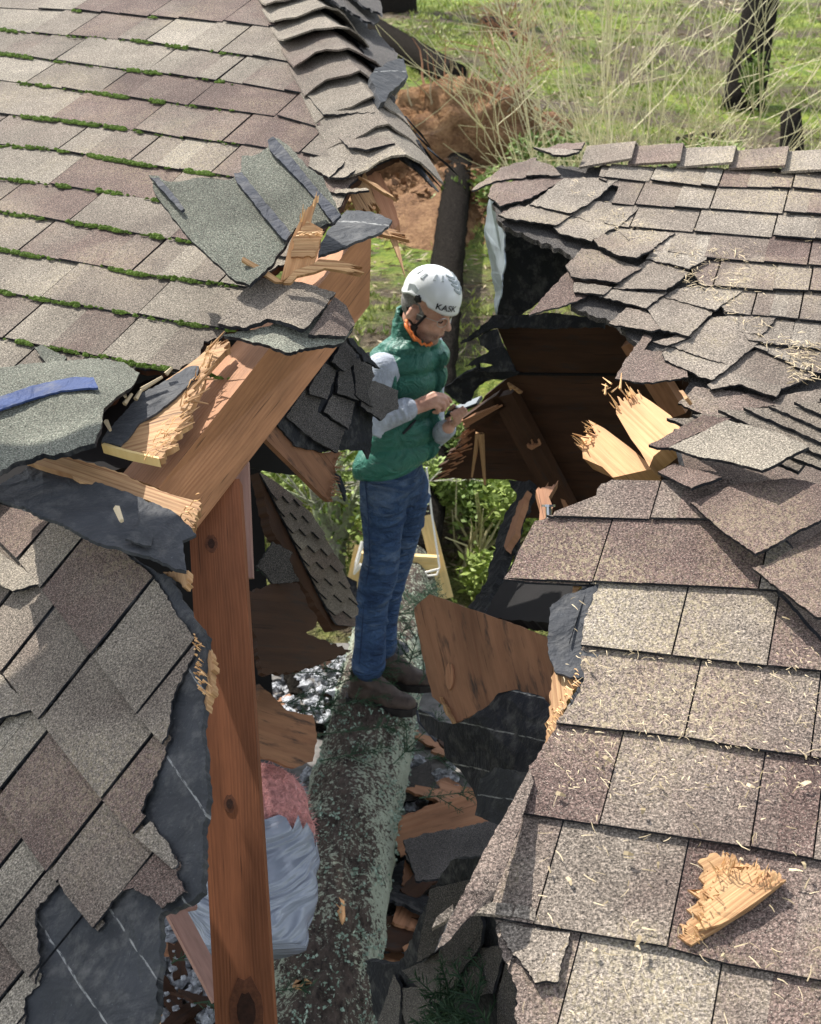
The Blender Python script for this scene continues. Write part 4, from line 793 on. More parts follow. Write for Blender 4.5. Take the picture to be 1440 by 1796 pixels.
mb = MB(); a, b = zr((450, 250), (1300, 258)); box(mb, pw(*a) + pw.n * .006, pw(*b) + pw.n * .006, pw.n, .006, .008); mb.build('panel_joint', M['void'], iw)
for nm_, a, b, w_ in (('rafter', (520, 310), (850, 930), .085), ('rafter', (1120, 60), (1330, 400), .07), ('brace', (520, 330), (360, 440), .05)):
    a, b = zr(a, b); mb = MB(); box(mb, pw(*a) + pw.n * .05, pw(*b) + pw.n * .05, pw.n, w_, .04); mb.build(nm_, M['ply_dark_shaded'] if w_ != .07 else M['board'], iw)
mb = MB(); sheet(mb, spikes(zr((600, 600))[0], zr((660, 590))[0], (-4, -10), 4, 2) + zr((640, 600), (620, 612)), pw.up(.09), th=.01, cell=300); mb.build('splinter', M['board'], iw)
mb = MB(); sheet(mb, zr((505, 300), (575, 345), (560, 350), (530, 325), (520, 335)), pw.up(.1), th=.01, cell=300); mb.build('splinter', M['splint'], iw)
for nm_, p, lab in (('felt_rag', [(455, 40), (400, 60), (330, 95), (285, 112), (330, 75), (400, 20), (430, -20), (560, -20), (700, -30), (960, -5), (950, 40)], 'black felt hanging from the right roof edge just right of the man\'s face'),
                    ('felt_rag', [(455, 45), (365, 85), (375, 120), (425, 150), (380, 175), (300, 218), (400, 205), (440, 215), (350, 240), (545, 245)], 'ragged black felt hanging lower right of the man\'s shoulder'),
                    ('felt_rag', [(215, 315), (300, 255), (370, 225), (470, 230), (560, 250), (480, 290), (400, 300), (350, 340), (340, 375), (290, 395), (240, 370), (215, 350)], 'glossy black torn felt curling just above the phone')):
    solid(nm_, lab, 'felt', zr(*p), plane3((780, 680, 4.05), (900, 560, 3.9), (1060, 560, 3.7)) if p[0][0] != 215 else plane3((785, 680, 4.15), (880, 650, 4.05), (830, 700, 4.15)), M['felt_black'], seed=len(lab), amp=2, step=6, th=.008, cell=60, bump=.02, bscale=50)
for i, (a, b) in enumerate([((405, 490), (398, 665)), ((420, 490), (458, 700)), ((340, 430), (520, 330)), ((345, 450), (540, 330)), ((600, 760), (580, 900)), ((590, 890), (650, 800)), ((800, 790), (850, 870))]):
    a, b = zr(a, b); mb = MB(); tube(mb, [pw(*a) + pw.n * .06, pw(*b) + pw.n * .1], [.012, .004], 5, .4, .3); mb.build('strand', M['splint'] if i < 2 else M['board'], iw)
# broken rafters in the sun
br = plane3((1050, 800, 2.75), (1180, 760, 2.62), (1110, 700, 2.8))
for lab, pts, fib in (('shorter broken rafter tail, bright wood, left of its taller twin', zr((1000, 740), (950, 690), (860, 650)) + spikes(zr((855, 600))[0], zr((920, 540))[0], (-12, -6), 6, 3) + zr((885, 470), (960, 510), (1080, 600), (1150, 660), (1180, 700)), 0),
                      ('taller broken rafter tail with frayed top, in the sun beside the right roof', zr((1170, 690), (1130, 620), (1085, 560), (1015, 440)) + spikes(zr((1015, 420))[0], zr((1125, 350))[0], (-6, -14), 9, 5) + zr((1180, 385), (1270, 450), (1330, 530), (1290, 560), (1190, 640)), 1)):
    t = thing('broken_rafter', lab, 'rafter', br(1080, 760), 'broken rafters in the sun')
    mb = MB(); sheet(mb, pts, br.up(.05 * fib), th=.04, cell=300, grain=(.8, .75)); mb.build('timber', M['fresh'], t)
    mb = MB(); r_ = random.Random(fib)
    for k in range(7):
        b_ = zr((1040 + r_.uniform(-20, 80), 400 + r_.uniform(-20, 40)) if fib else (880 + r_.uniform(-20, 40), 560 + r_.uniform(-30, 40)))[0]; e = (b_[0] + r_.uniform(-22, 8), b_[1] + r_.uniform(-30, 12))
        tube(mb, [br(*b_) + br.n * (.05 * fib + .01), br(*e) + br.n * (.05 * fib + r_.uniform(-.02, .04))], [.0028, .0008], 4, .6)
    if fib: fray(mb, br.up(.052), zr((1015, 420))[0], zr((1125, 350))[0], (-10, -16), 40, 1, 2)
    else: fray(mb, br.up(.004), zr((855, 600))[0], zr((920, 500))[0], (-14, -7), 40, 1, 2)
    tag(mb.build('fibres', M['fibre'], t), kind='stuff')
solid('wood_chunk', 'small bright wood chunk peeping over the near right roof by the nail', 'wood chunk', zr((855, 855), (890, 850), (908, 880), (870, 885)), br.up(-.05), M['splint'], seed=2, amp=1.5, step=5, th=.02, cell=300)
solid('wood_chunk', 'orange wood chunk under the lifted shingles at the right', 'wood chunk', z4((940, 170), (955, 168), (972, 195), (962, 202)), br.up(.05), M['splint'], seed=2, amp=1, step=5, th=.02, cell=300)
nl_ = thing('nail', 'shiny nail standing up beside the splintered stub at the right roof edge', 'nail', at(962, 905, 2.5))
mb = MB(); tube(mb, [at(963, 925, 2.5), at(962, 888, 2.5)], [.006, .006], 8); mb.build('shank', M['steel'], nl_); mb = MB(); tube(mb, [at(962, 889, 2.5), at(962, 885, 2.5)], [.014, .014], 10); mb.build('head', M['steel'], nl_)
mb = MB(); sheet(mb, spikes(zr((640, 800))[0], zr((730, 780))[0], (6, -10), 4, 2) + zr((700, 830), (720, 880), (680, 935), (655, 940), (660, 870)), plane3((940, 880, 2.9), (975, 880, 2.9), (955, 905, 2.85)), th=.02, cell=300, grain=(.2, 1)); tag(mb.build('splintered_stub', M['board'], None), 'dark splintered wood stub standing behind the nail', 'wood stub')
# torn edge strip hanging down by the bushes
es = plane3((900, 850, 4.0), (830, 1060, 3.6), (930, 1000, 3.4))
solid('torn_roof_edge', 'long strip of torn black roof edge slanting down beside the green bush', 'roof edge', zr((510, 750), (610, 750), (620, 790), (560, 900), (530, 1040), (490, 1100), (460, 1200), (420, 1310), (400, 1390), (320, 1345), (400, 1240), (440, 1110), (470, 980), (510, 890), (550, 830)), es, M['felt_black'], seed=4, amp=3, step=6, th=.03, cell=200, grain=(-.3, 1))
mb = MB(); sheet(mb, jag(zr((600, 800), (560, 920), (545, 1000), (500, 1080), (490, 1060), (520, 960), (560, 850)), 2, 6, 3), es.up(.02), th=.02, cell=300, grain=(-.3, 1)); tag(mb.build('splintered_strip', M['board'], None), 'brown splintered strip along the slanting black roof edge', 'wood strip')
solid('fallen_decking', 'board ends coloured black as shade in the gap under the near right roof edge', 'decking', zr((560, 1060), (600, 1040), (660, 930), (960, 900), (1080, 1000), (900, 1400), (700, 1420), (400, 1390), (440, 1300), (510, 1180)), plane3((880, 1040, 2.9), (1050, 960, 2.7), (960, 1090, 2.6)), M['void'], seed=3, amp=2, th=.03, cell=300)  # black colour stands for the shade under the roof edge
pp = plane3((740, 1050, 2.95), (965, 1110, 2.6), (800, 1265, 2.75))
pt = thing('broken_plywood', 'broken plywood panel with black mould stains and an oval patch, right of the man\'s boots', 'plywood', pp(850, 1150))
plate('panel', zp((60, 150), (120, 95), (270, 150), (440, 210), (590, 265), (605, 350), (598, 560), (440, 560), (330, 560), (210, 610), (190, 550), (130, 500), (90, 330)), pp, M['ply'], pt, 3, 1.2, 8, th=.015, cell=300, grain=(.25, 1))
mb = MB(); sheet(mb, [(788 + 7 * math.cos(k * .52) , 1186 + 24 * math.sin(k * .52)) for k in range(12)], pp.up(.004), th=.004, cell=300, grain=(.1, 1)); mb.build('oval_patch', M['board'], pt)
mb = MB(); sheet(mb, jag(zp((160, 500), (185, 540), (215, 612), (180, 560)), 2, 5, 1), pp.up(.01), th=.01, cell=300, grain=(.3, 1)); mb.build('splintered_edge', M['splint'], pt)
solid('felt_sheet', 'black felt sheet with chalk lines hanging below the stained plywood panel', 'felt sheet', zp((75, 550), (140, 590), (210, 610), (300, 570), (400, 490), (470, 472), (560, 500), (590, 545), (585, 720), (520, 770), (510, 900), (400, 1010), (340, 985), (300, 900), (240, 790), (185, 740), (180, 680), (100, 640), (75, 600)), Surf((735, 1250, 3.0), (800, 1280, 2.72), (930, 1215, 2.55), (950, 1330, 2.45), (850, 1420, 2.6), (800, 1350, 2.8)), M['felt_ruled'], seed=4, amp=2, step=7, th=.006, cell=30, grain=(1, .22), bump=.012, bscale=50)
solid('felt_scrap', 'square black felt scrap with two chalk lines below the larger felt sheet', 'felt scrap', zp((320, 820), (380, 780), (510, 800), (490, 940), (400, 1015), (300, 970)), plane3((840, 1350, 2.45), (925, 1360, 2.35), (850, 1440, 2.4)), M['felt_lined'], seed=2, amp=1.5, step=6, th=.006, cell=300, grain=(1, .15))
# shaded roof piece at the bottom
dk2 = plane3((660, 1700, 3.0), (880, 1600, 2.5), (850, 1790, 2.6))
bt = thing('fallen_roof_panel', 'dark shaded roof panel at the bottom edge, right of the log', 'roof panel', dk2(800, 1700))
plate('deck', [(640, 1685), (700, 1690), (760, 1560), (790, 1510), (850, 1500), (880, 1600), (890, 1660), (925, 1810), (700, 1830), (660, 1790)], dk2, M['felt_black'], bt, 3, 3, 7, th=.02, cell=300)
mb = MB()
for i, (p, t) in enumerate([(((20, 1580), (120, 1540), (190, 1490), (265, 1610), (200, 1700), (160, 1690)), .5), (((100, 1540), (130, 1260), (290, 1220), (360, 1400), (300, 1500), (240, 1540), (190, 1490)), .25), (((270, 1600), (330, 1490), (420, 1480), (430, 1520), (410, 1660), (300, 1680)), .45), (((415, 1665), (440, 1540), (480, 1600), (510, 1790), (430, 1790)), .4), (((0, 1650), (100, 1640), (230, 1800), (60, 1800)), .6), (((0, 1590), (30, 1640), (40, 1800), (-60, 1800)), .7), (((180, 1480), (250, 1400), (360, 1400), (355, 1470), (270, 1600)), .1)]):
    tab(mb, jag(zp(*p), 1.5, 7, i), dk2, (.3, 1), .004 + .002 * i, .022, .008, t, .01, r2)
mb.build('shingles', M['shingle_dark'], bt)
# plywood splinter on the near slope
q = SN.up(.018); pk = thing('plywood_scrap', 'bright splintered plywood scrap lying on the near right shingles', 'plywood scrap', SN(1290, 1570))
mb = MB(); sheet(mb, spikes(z6((970, 915))[0], z6((1075, 600))[0], (-20, -14), 9, 4, .2) + spikes(z6((1090, 615))[0], z6((1300, 690))[0], (4, -20), 7, 9, .15) + z6((1318, 695), (1200, 790), (1080, 865), (985, 922)), q, th=.006, cell=40, grain=(1, -.55), bump=.005, bscale=30); mb.build('lower_ply', M['splint'], pk)
mb = MB(); sheet(mb, spikes(z6((1010, 870))[0], z6((1085, 660))[0], (-16, -10), 8, 14, .1) + spikes(z6((1110, 650))[0], z6((1290, 700))[0], (8, -14), 8, 19, .1) + z6((1305, 702), (1200, 780), (1090, 850)), q.up(.007), th=.006, cell=40, grain=(1, -.7), bump=.004, bscale=20); mb.build('upper_ply', M['splint'], pk)
mb = MB(); fray(mb, q.up(.007), z6((990, 900))[0], z6((1080, 620))[0], (-14, -9), 90, 1, 1, .0011, 1.5); fray(mb, q.up(.007), z6((1090, 640))[0], z6((1300, 690))[0], (5, -12), 80, 1, 2, .0011, 1.5); tag(mb.build('fibres', M['fibre'], pk), kind='stuff')
# ------------------------------------------------------------------ ground
def fbm(x, y, s, o=4):
    v = 0; a = 1
    for i in range(o): v += a * mnoise.noise(Vector((x / s * 2 ** i, y / s * 2 ** i, 3.1 * i))); a *= .5
    return v
def zt(x, y): return max(0, y - 20) * .062 + max(0, y - 6) / (abs(y - 6) + 6) * fbm(x, y, 5, 4) * .28 + .02 * fbm(x, y, .6, 3)
mb = MB(); ys = [-6, -2] + [0 + .35 * i for i in range(72)] + [25.5 + 1.1 * i for i in range(32)] + [64, 75, 95, 130]; xs = [-60, -40, -28, -20, -15, -12] + [-9 + .35 * i for i in range(60)] + [13, 16, 20, 28, 40, 60]
mb.add([(x, y, zt(x, y)) for y in ys for x in xs], [(j * len(xs) + i, j * len(xs) + i + 1, (j + 1) * len(xs) + i + 1, (j + 1) * len(xs) + i) for j in range(len(ys) - 1) for i in range(len(xs) - 1)])
g_ = mb.build('ground', M['ground'], None, True); tag(g_, kind='structure')
def leafq(mb, c, d, up, L, W, t):
    d = d / (np.linalg.norm(d) + 1e-9); s = np.cross(d, up); s /= np.linalg.norm(s) + 1e-9
    mb.add([c, c + d * L * .5 + s * W, c + d * L, c + d * L * .5 - s * W], [(0, 1, 2, 3)], None, t)
def rv(r, z0=-1, z1=1): return V3(r.uniform(-1, 1), r.uniform(-1, 1), r.uniform(z0, z1))
rg = random.Random(21)
gr = MB(); lt = MB()
def tuft(x, y, s):
    z = zt(x, y); t = rg.random(); n = rg.randint(5, 9)
    for k in range(n):
        d = V3(rg.gauss(0, .6), rg.gauss(0, .6), .5 + rg.random() * .6); leafq(gr, V3(x + rg.gauss(0, s * .4), y + rg.gauss(0, s * .4), z - .01), d, rv(rg), s * rg.uniform(.5, 1.4), s * .09, min(1, max(0, t + rg.uniform(-.25, .25))))
n = 0
while n < 22000:
    y = 6.5 + 44 * rg.random() ** 1.5; x = rg.uniform(-.42, .42) * y + .1
    if not (-.35 * y < x < .42 * y): continue
    m = fbm(x, y, 3.2, 3) + .25 * fbm(x, y, .8, 2)
    if m > -.05:
        tuft(x, y, (.028 + .003 * y) * rg.uniform(.6, 1.5)); n += 1
    else:
        z = zt(x, y); d = rv(rg, -.1, .25); leafq(lt, V3(x, y, z + .02), d, rv(rg), (.05 + .004 * y) * rg.uniform(.5, 2), .004 + .0005 * y, rg.random()); n += 1
for k in range(500):                              # straw and twigs
    y = 8 + 36 * rg.random(); x = rg.uniform(-.3, .4) * y; leafq(lt, V3(x, y, zt(x, y) + .03), rv(rg, -.05, .3), rv(rg), rg.uniform(.15, .7), .007, rg.random())
tag(gr.build('grass', M['grass'], None), kind='stuff'); tag(lt.build('leaf_litter', M['litter'], None), kind='stuff')
# ------------------------------------------------------------------ the fallen tree
LP = [V3(-.36, 1.2, .24), V3(-.31, 2.6, .24), V3(-.27, 3.54, .25), V3(-.165, 4.57, .25), V3(-.03, 6, .26), V3(.16, 9, .28), V3(.4, 13.4, .3), V3(.6, 17, .36), V3(.71, 18.9, .5)]
LR_ = [.168, .186, .188, .186, .19, .175, .18, .2, .25]
ft = thing('fallen_tree', 'long fallen conifer with lichened bark lying through the torn roof, its soily root plate uphill', 'tree', LP[3] * V3(1, 1, 0))
def bent(P, R, step):
    oP, oR = [], []
    for i in range(len(P) - 1):
        n = max(1, int(np.linalg.norm(P[i + 1] - P[i]) / step))
        for k in range(n): t = k / n; oP.append(P[i] * (1 - t) + P[i + 1] * t); oR.append(R[i] * (1 - t) + R[i + 1] * t)
    return oP + [P[-1]], oR + [R[-1]]
def rough_tube(mb, P, R, n, amp, fs_):
    P, R = P, R; x = None; vs = []
    for i, p in enumerate(P):
        d = P[min(i + 1, len(P) - 1)] - P[max(i - 1, 0)]; d /= np.linalg.norm(d)
        if x is None: x, y = frame_of(d)
        x = x - d * (x @ d); x /= np.linalg.norm(x); y = np.cross(x, d)
        for k in range(n):
            a = 2 * math.pi * k / n; e = x * math.cos(a) + y * math.sin(a); q = p + e * R[i]
            h = mnoise.noise(Vector(q * fs_ * V3(1, .5, 1))) * amp + mnoise.noise(Vector(q * fs_ * 3.1)) * amp * .5
            vs.append(q + e * h)
    mb.add(vs, [(i * n + k, i * n + (k + 1) % n, (i + 1) * n + (k + 1) % n, (i + 1) * n + k) for i in range(len(P) - 1) for k in range(n)] + [tuple(range(n))[::-1], tuple((len(P) - 1) * n + k for k in range(n))])
a, b = bent(LP[:5], LR_[:5], .022); mb = MB(); rough_tube(mb, a, b, 72, .02, 15); mb.build('trunk', M['bark'], ft, True)
a, b = bent(LP[4:], LR_[4:], .12); mb = MB(); rough_tube(mb, a, b, 36, .02, 9); mb.build('upper_trunk', M['bark_char'], ft, True)
# root plate: a heap of soil with roots
rc = V3(.75, 19.6, .75); mb = MB(); nu, nv = 48, 26; vs = []
for j in range(nv + 1):
    for i in range(nu):
        th = 2 * math.pi * i / nu; ph = math.pi * (j / nv - .5)
        e = V3(math.cos(th) * math.cos(ph), math.sin(th) * math.cos(ph), math.sin(ph)); q = e * V3(1.5, .8, .88)
        h = 1 + .26 * mnoise.noise(Vector(e * 2.2)) + .2 * mnoise.noise(Vector(e * 5)) + .12 * mnoise.noise(Vector(e * 12)); vs.append(rc + q * h)
mb.add(vs, [(j * nu + i, j * nu + (i + 1) % nu, (j + 1) * nu + (i + 1) % nu, (j + 1) * nu + i) for j in range(nv) for i in range(nu)])
mb.build('root_plate', M['soil'], ft, True)
rk = random.Random(5)
for k in range(52):
    th = rk.uniform(-.2, math.pi + .2); s = rc + V3(math.cos(th) * 1.1, rk.uniform(-.7, .1), math.sin(th) * .8 - .1); d = V3(math.cos(th), rk.uniform(-.6, .3), math.sin(th) + .2); P = [s]
    L = rk.uniform(.25, 1.1)
    for i in range(5): d = d + rv(rk) * .35; P.append(P[-1] + d / np.linalg.norm(d) * L / 5)
    r0 = rk.uniform(.012, .03); mb = MB(); tube(mb, P, [r0 * (1 - .17 * i) for i in range(6)], 5, rk.random()); mb.build('root', M['litter'] if k % 3 else M['board'], ft)
mb = MB(); P = [at(848, 205, 21), at(862, 165, 21), at(868, 148, 21)]; tube(mb, P, [.17, .12, .11], 9, .5, .1); mb.build('root', M['board'], ft)
mb = MB(); P = [at(722, 240, 20.6), at(730, 215, 20.6), at(742, 196, 20.6)]; tube(mb, P, [.16, .14, .1], 8, .5, .2); mb.build('root', M['bark_char'], ft)
sl_ = MB()                                          # soil spilled round the root plate
for k in range(1200):
    x, y = rk.gauss(.5, .8), rk.gauss(18.2, 1.1); s = rk.uniform(.02, .1); c = V3(x, y, zt(x, y) + s * .3)
    v = [c + rv(rk) * s for _ in range(4)]; v = [p + V3(0, 0, .6 * max(0, 1 - (math.hypot((x - .5) / 1.45, (y - 18.2) / 2.2)) ** 1.3)) for p in v]; sl_.add(v, [(0, 1, 2), (0, 2, 3), (0, 3, 1), (1, 3, 2)], None, rk.random())
tag(sl_.build('spilled_soil', M['soil'], None), 'reddish soil clods spilled round the roots of the fallen tree', 'soil', kind='stuff')
mb = MB(); nu = 40; vs = [V3(.5, 18.2, .66)]
for j in range(1, 9):
    for i in range(nu):
        th = 6.2832 * i / nu; r_ = j / 8 * (1 + .25 * math.sin(th * 3 + 1) + .12 * math.sin(th * 7)); x, y = .5 + 1.45 * r_ * math.cos(th), 18.2 + 2.2 * r_ * math.sin(th)
        vs.append(V3(x, y, zt(x, y) + .6 * (1 - (j / 8) ** 1.3) - .03 * (j == 8) + .06 * fbm(x, y, .5, 3)))
mb.add(vs, [(0, 1 + i, 1 + (i + 1) % nu) for i in range(nu)] + [(1 + j * nu + i, 1 + (j + 1) * nu + i, 1 + (j + 1) * nu + (i + 1) % nu, 1 + j * nu + (i + 1) % nu) for j in range(7) for i in range(nu)]); mb.build('soil_heap', M['soil'], ft, True)
# fir sprigs
def sprig(mb, p, d, L, r, dens=1.0, droop=.4):
    """one needled shoot with side shoots"""
    d = d / np.linalg.norm(d); side = np.cross(d, V3(0, 0, 1)); side /= np.linalg.norm(side) + 1e-9
    def shoot(a, b, w_):
        e = b - a; l = np.linalg.norm(e); e /= l; tube(mb, [a, b], [.003, .0015], 4, .2)
        for k in range(int(l * 260 * dens)):
            q = a + e * l * r.random(); v = rv(r); v -= e * (v @ e) * .9; v /= np.linalg.norm(v) + 1e-9; leafq(mb, q, v + e * .9, rv(r), w_ * r.uniform(.7, 1.2), .0014, r.random())
    tip = p + d * L - V3(0, 0, droop * L * .3); shoot(p, tip, .028)
    for k in range(int(5 + L * 14)):
        t = .1 + .85 * r.random(); q = p + (tip - p) * t; s = (side * (1 if k % 2 else -1) + d * .7 + V3(0, 0, r.uniform(-.3, .2))); s /= np.linalg.norm(s); shoot(q, q + s * L * .45 * (1.1 - t) * r.uniform(.6, 1.2), .024)
rs = random.Random(9)
SPR = [((570, 1210), .55, (.8, .5, .2), .5), ((545, 1290), .5, (.9, .2, .1), .4), ((600, 1180), .5, (-.6, .3, .1), .45), ((560, 1335), .45, (.8, .3, .1), .3), ((690, 1340), .5, (.5, .3, .5), .3), ((715, 1175), .5, (.2, .3, .7), .35), ((735, 1200), .5, (.4, .2, .6), .4),
       ((700, 1120), .6, (.3, .6, .3), .4), ((590, 1130), .7, (-.8, .5, 0), .45), ((450, 1000), 1.1, (.9, -.3, .2), .3), ((350, 1640), .7, (.5, .3, .2), .35), ((300, 1690), .7, (.4, .3, .1), .4), ((340, 1760), .6, (.6, .2, 0), .35), ((745, 1330), .4, (.9, .2, 0), .4), ((770, 1240), .5, (.3, .5, .3), .3), ((735, 1400), .4, (.8, .3, 0), .3), ((510, 1180), .6, (.8, .2, 0), .4), ((525, 1250), .5, (.8, .3, .1), .4), ((640, 1120), .6, (.5, .5, .2), .4), ((690, 1080), .5, (.5, .7, .2), .4), ((480, 1230), .4, (.8, -.2, .1), .4), ((745, 1120), .45, (.2, .6, .5), .3)]
for i, ((x, y), z, d, L) in enumerate(SPR):
    p = G(x, y, z); where = 'on the left of the log behind the post' if x < 640 and y > 1000 and x > 420 else 'beside the man\'s boots and the stained plywood' if y < 1260 and x >= 640 else 'low beside the left roof slope' if x < 420 else 'on the right of the log below the plywood'
    mb = MB(); sprig(mb, p, V3(*d), L, rs, 1.0); tag(mb.build('fir_sprig', M['needle'], None), 'green fir sprig lying ' + where, 'fir sprig', 'broken fir sprigs ' + where)
for k in range(9):
    x, y = [(850, 1760), (835, 1775), (870, 1745), (860, 1790), (880, 1770), (820, 1760), (845, 1740), (895, 1790), (865, 1765)][k]; mb = MB(); sprig(mb, dk2(x, y) + dk2.n * .05, V3(rs.uniform(-1, 1), rs.uniform(-.5, 1), .4), .16, rs, 1.2)
    tag(mb.build('fir_sprig', M['needle'], None), 'dark green fir sprig tuft at the bottom edge on the shaded roof panel', 'fir sprig', 'fir tuft at the bottom edge')
# moss and lichen tufts on the log
mb = MB()
for k in range(2600):
    t = rs.random() ** .8 * 3.2; y = 2.3 + t; i = np.interp(y, [p[1] for p in LP], [p[0] for p in LP]); r_ = np.interp(y, [p[1] for p in LP], LR_)
    th = rs.gauss(0, .9) + rs.choice((-.9, .9, 1.1)); e = V3(math.sin(th), 0, math.cos(th))
    if fbm(y * 3, th * .6, .5, 2) < .0: continue
    c = V3(i, y, .25) + e * (r_ + .003)
    for q in range(3): leafq(mb, c + rv(rs) * .008, e * .5 + rv(rs), rv(rs), rs.uniform(.008, .018), .005, rs.random())
M['lichen'] = leafy('lichen', (.13, .19, .14), (.36, .45, .36)); lc = mb.build('lichen', M['lichen'], ft); tag(lc, kind='stuff')
for i, (p, q) in enumerate([((592, 1572), (602, 1618)), ((535, 1715), (515, 1728))]):
    s_ = Plane(G(p[0], p[1], .44), V3(0, 0, 1)); mb = MB(); sheet(mb, [(p[0], p[1]), (p[0] + 12, p[1] + 8), (q[0] + 4, q[1] - 10), (q[0] - 2, q[1]), (p[0] - 4, p[1] + 18)], s_, th=.012, cell=400, grain=(0, 1))
    tag(mb.build('wood_chip', M['fresh'], None), ['flat pale wood chip standing out on top of the log', 'small brown bark chip on the log near the bottom edge'][i], 'wood chip')
# ------------------------------------------------------------------ debris inside
M['dust'] = simple('dusty_floor', (.16, .15, .14), .95, .5, 14, .6); mb = MB(); rd = random.Random(31)
def fluffs(n, x0, y0, x1, y1, z, s):
    for _ in range(n):
        c = G(rd.uniform(x0, x1), rd.uniform(y0, y1), z * rd.uniform(.2, 1)); a = s * rd.uniform(.3, 1.2); vs = []; nn = 7
        for j in range(5):
            for i in range(nn):
                th = i * 6.2832 / nn; ph = (j / 4 - .5) * 3.0; vs.append(c + V3(math.cos(th) * math.cos(ph), math.sin(th) * math.cos(ph), .6 * math.sin(ph)) * a * rd.uniform(.55, 1.3))
        mb.add(vs, [(j * nn + i, j * nn + (i + 1) % nn, (j + 1) * nn + (i + 1) % nn, (j + 1) * nn + i) for j in range(4) for i in range(nn)], None, rd.random())
fluffs(420, 230, 1560, 420, 1796, .12, .035); fluffs(260, 450, 1140, 620, 1260, .2, .03); fluffs(200, 690, 1330, 800, 1480, .12, .03); fluffs(180, 690, 1580, 760, 1700, .12, .035); fluffs(60, 530, 1350, 570, 1440, .2, .02); fluffs(160, 280, 1560, 420, 1796, .2, .015); fluffs(140, 480, 1640, 520, 1720, .15, .02)
tag(mb.build('insulation_fluff', M['fluff'], None), 'clumps of grey white blown insulation scattered on the floor under the torn roof', 'insulation', kind='stuff')
fl_ = MB(); fl_.add([V3(-2.6, .2, .06), V3(2.6, .2, .06), V3(2.6, 5.6, .06), V3(-2.6, 5.6, .06)], [(0, 1, 2, 3)]); o_ = fl_.build('floor', M['dust'], None); tag(o_, kind='structure')
# scraps of wood and roofing among the debris
def scrap(name, label, cat, px, z, sz, ang, mat, grp, r):
    c = G(px[0], px[1], z); a = rad(ang); e = V3(math.cos(a), math.sin(a), r.uniform(-.2, .2)); f = V3(-math.sin(a), math.cos(a), r.uniform(-.1, .45)); L, W = sz
    n = np.cross(e, f); n /= np.linalg.norm(n); p = Plane(c, n if n[2] > 0 else -n)
    out = [c + e * L * u + f * W * v for u, v in ((-.5, -.5), (.1, -.55), (.5, -.4), (.42, .1), (.55, .5), (-.2, .45), (-.5, .4))]
    plate_ = [pix(q)[:2] for q in out]; o = plate(name, plate_, p, mat, None, r.randint(0, 99), 2.5, 6, th=.012, cell=400, grain=(pix(c + e * .1)[0] - pix(c)[0], pix(c + e * .1)[1] - pix(c)[1])); return tag(o, label, cat, grp)
rq = random.Random(3)
for i in range(34):
    x, y = rq.uniform(700, 860), rq.uniform(1300, 1680); m_ = rq.choice(['board', 'ply_dark_shaded', 'shingle_dark', 'board', 'felt_black'])
    wood = m_ in ('board', 'ply_dark_shaded'); scrap('wood_scrap' if wood else 'roofing_scrap', 'broken wood scrap in the shaded debris right of the log' if wood else 'black roofing scrap in the shaded debris right of the log', 'wood scrap' if wood else 'roofing scrap', (x, y), rq.uniform(.06, .2), (rq.uniform(.12, .35), rq.uniform(.04, .16)), rq.uniform(0, 180), M[m_], 'wood scraps right of the log' if wood else 'roofing scraps right of the log', rq)
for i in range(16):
    x, y = rq.choice([(rq.uniform(270, 400), rq.uniform(1600, 1796)), (rq.uniform(460, 600), rq.uniform(1150, 1330))]); m_ = rq.choice(['board', 'ply_dark_shaded', 'bark_char'])
    scrap('wood_scrap', 'broken wood scrap on the shaded floor left of the log', 'wood scrap', (x, y), rq.uniform(.06, .2), (rq.uniform(.1, .3), rq.uniform(.03, .08)), rq.uniform(0, 180), M[m_], 'wood scraps left of the log', rq)
scrap('wood_scrap', 'broad orange brown plywood scrap beside the log, behind the stacked debris', 'wood scrap', (780, 1440), .25, (.42, .16), 20, M['board'], None, rq)
scrap('roofing_scrap', 'dark shingle scrap over the orange plywood scrap right of the log', 'roofing scrap', (800, 1490), .32, (.36, .2), 15, M['shingle_dark'], None, rq)
o_ = plate('plywood_scrap', zh((90, 1640), (215, 1760), (330, 1780), (350, 1900), (330, 1990), (250, 2020), (60, 1960)), plane3((455, 1200, 3.7), (560, 1270, 3.9), (500, 1340, 3.7)), M['ply'], None, 3, 2, 6, th=.014, cell=300, grain=(1, .3)); tag(o_, 'brown plywood scrap on the floor between the post and the log, above the pink insulation', 'plywood')
mb = MB(); box(mb, at(300, 1585, 3.2), at(388, 1750, 3.1), V3(.2, -.3, 1), .05, .02); tag(mb.build('wood_lath', M['lath'], None), 'pinkish wood lath slanting to the foot of the post', 'lath')
mb = MB(); box(mb, at(303, 1592, 3.19), at(343, 1585, 3.22), V3(.2, -.3, 1), .03, .014); tag(mb.build('wood_lath', M['lath'], None), 'short pinkish lath piece lying across the upper end of the longer lath', 'lath')
solid('felt_scrap', 'small bluish felt scrap behind the man\'s boots', 'felt scrap', [(690, 1118), (715, 1130), (718, 1142), (700, 1150), (680, 1140)], plane3((690, 1118, 5.5), (720, 1130, 5.5), (700, 1150, 5.4)), M['tar'], th=.006, cell=300)
solid('felt_scrap', 'small bluish felt scrap at the log just under the boots, to the right', 'felt scrap', [(731, 1245), (760, 1250), (775, 1280), (765, 1300), (735, 1265)], plane3((731, 1245, 4.6), (775, 1280, 4.6), (735, 1265, 4.5)), M['tar'], th=.006, cell=300)
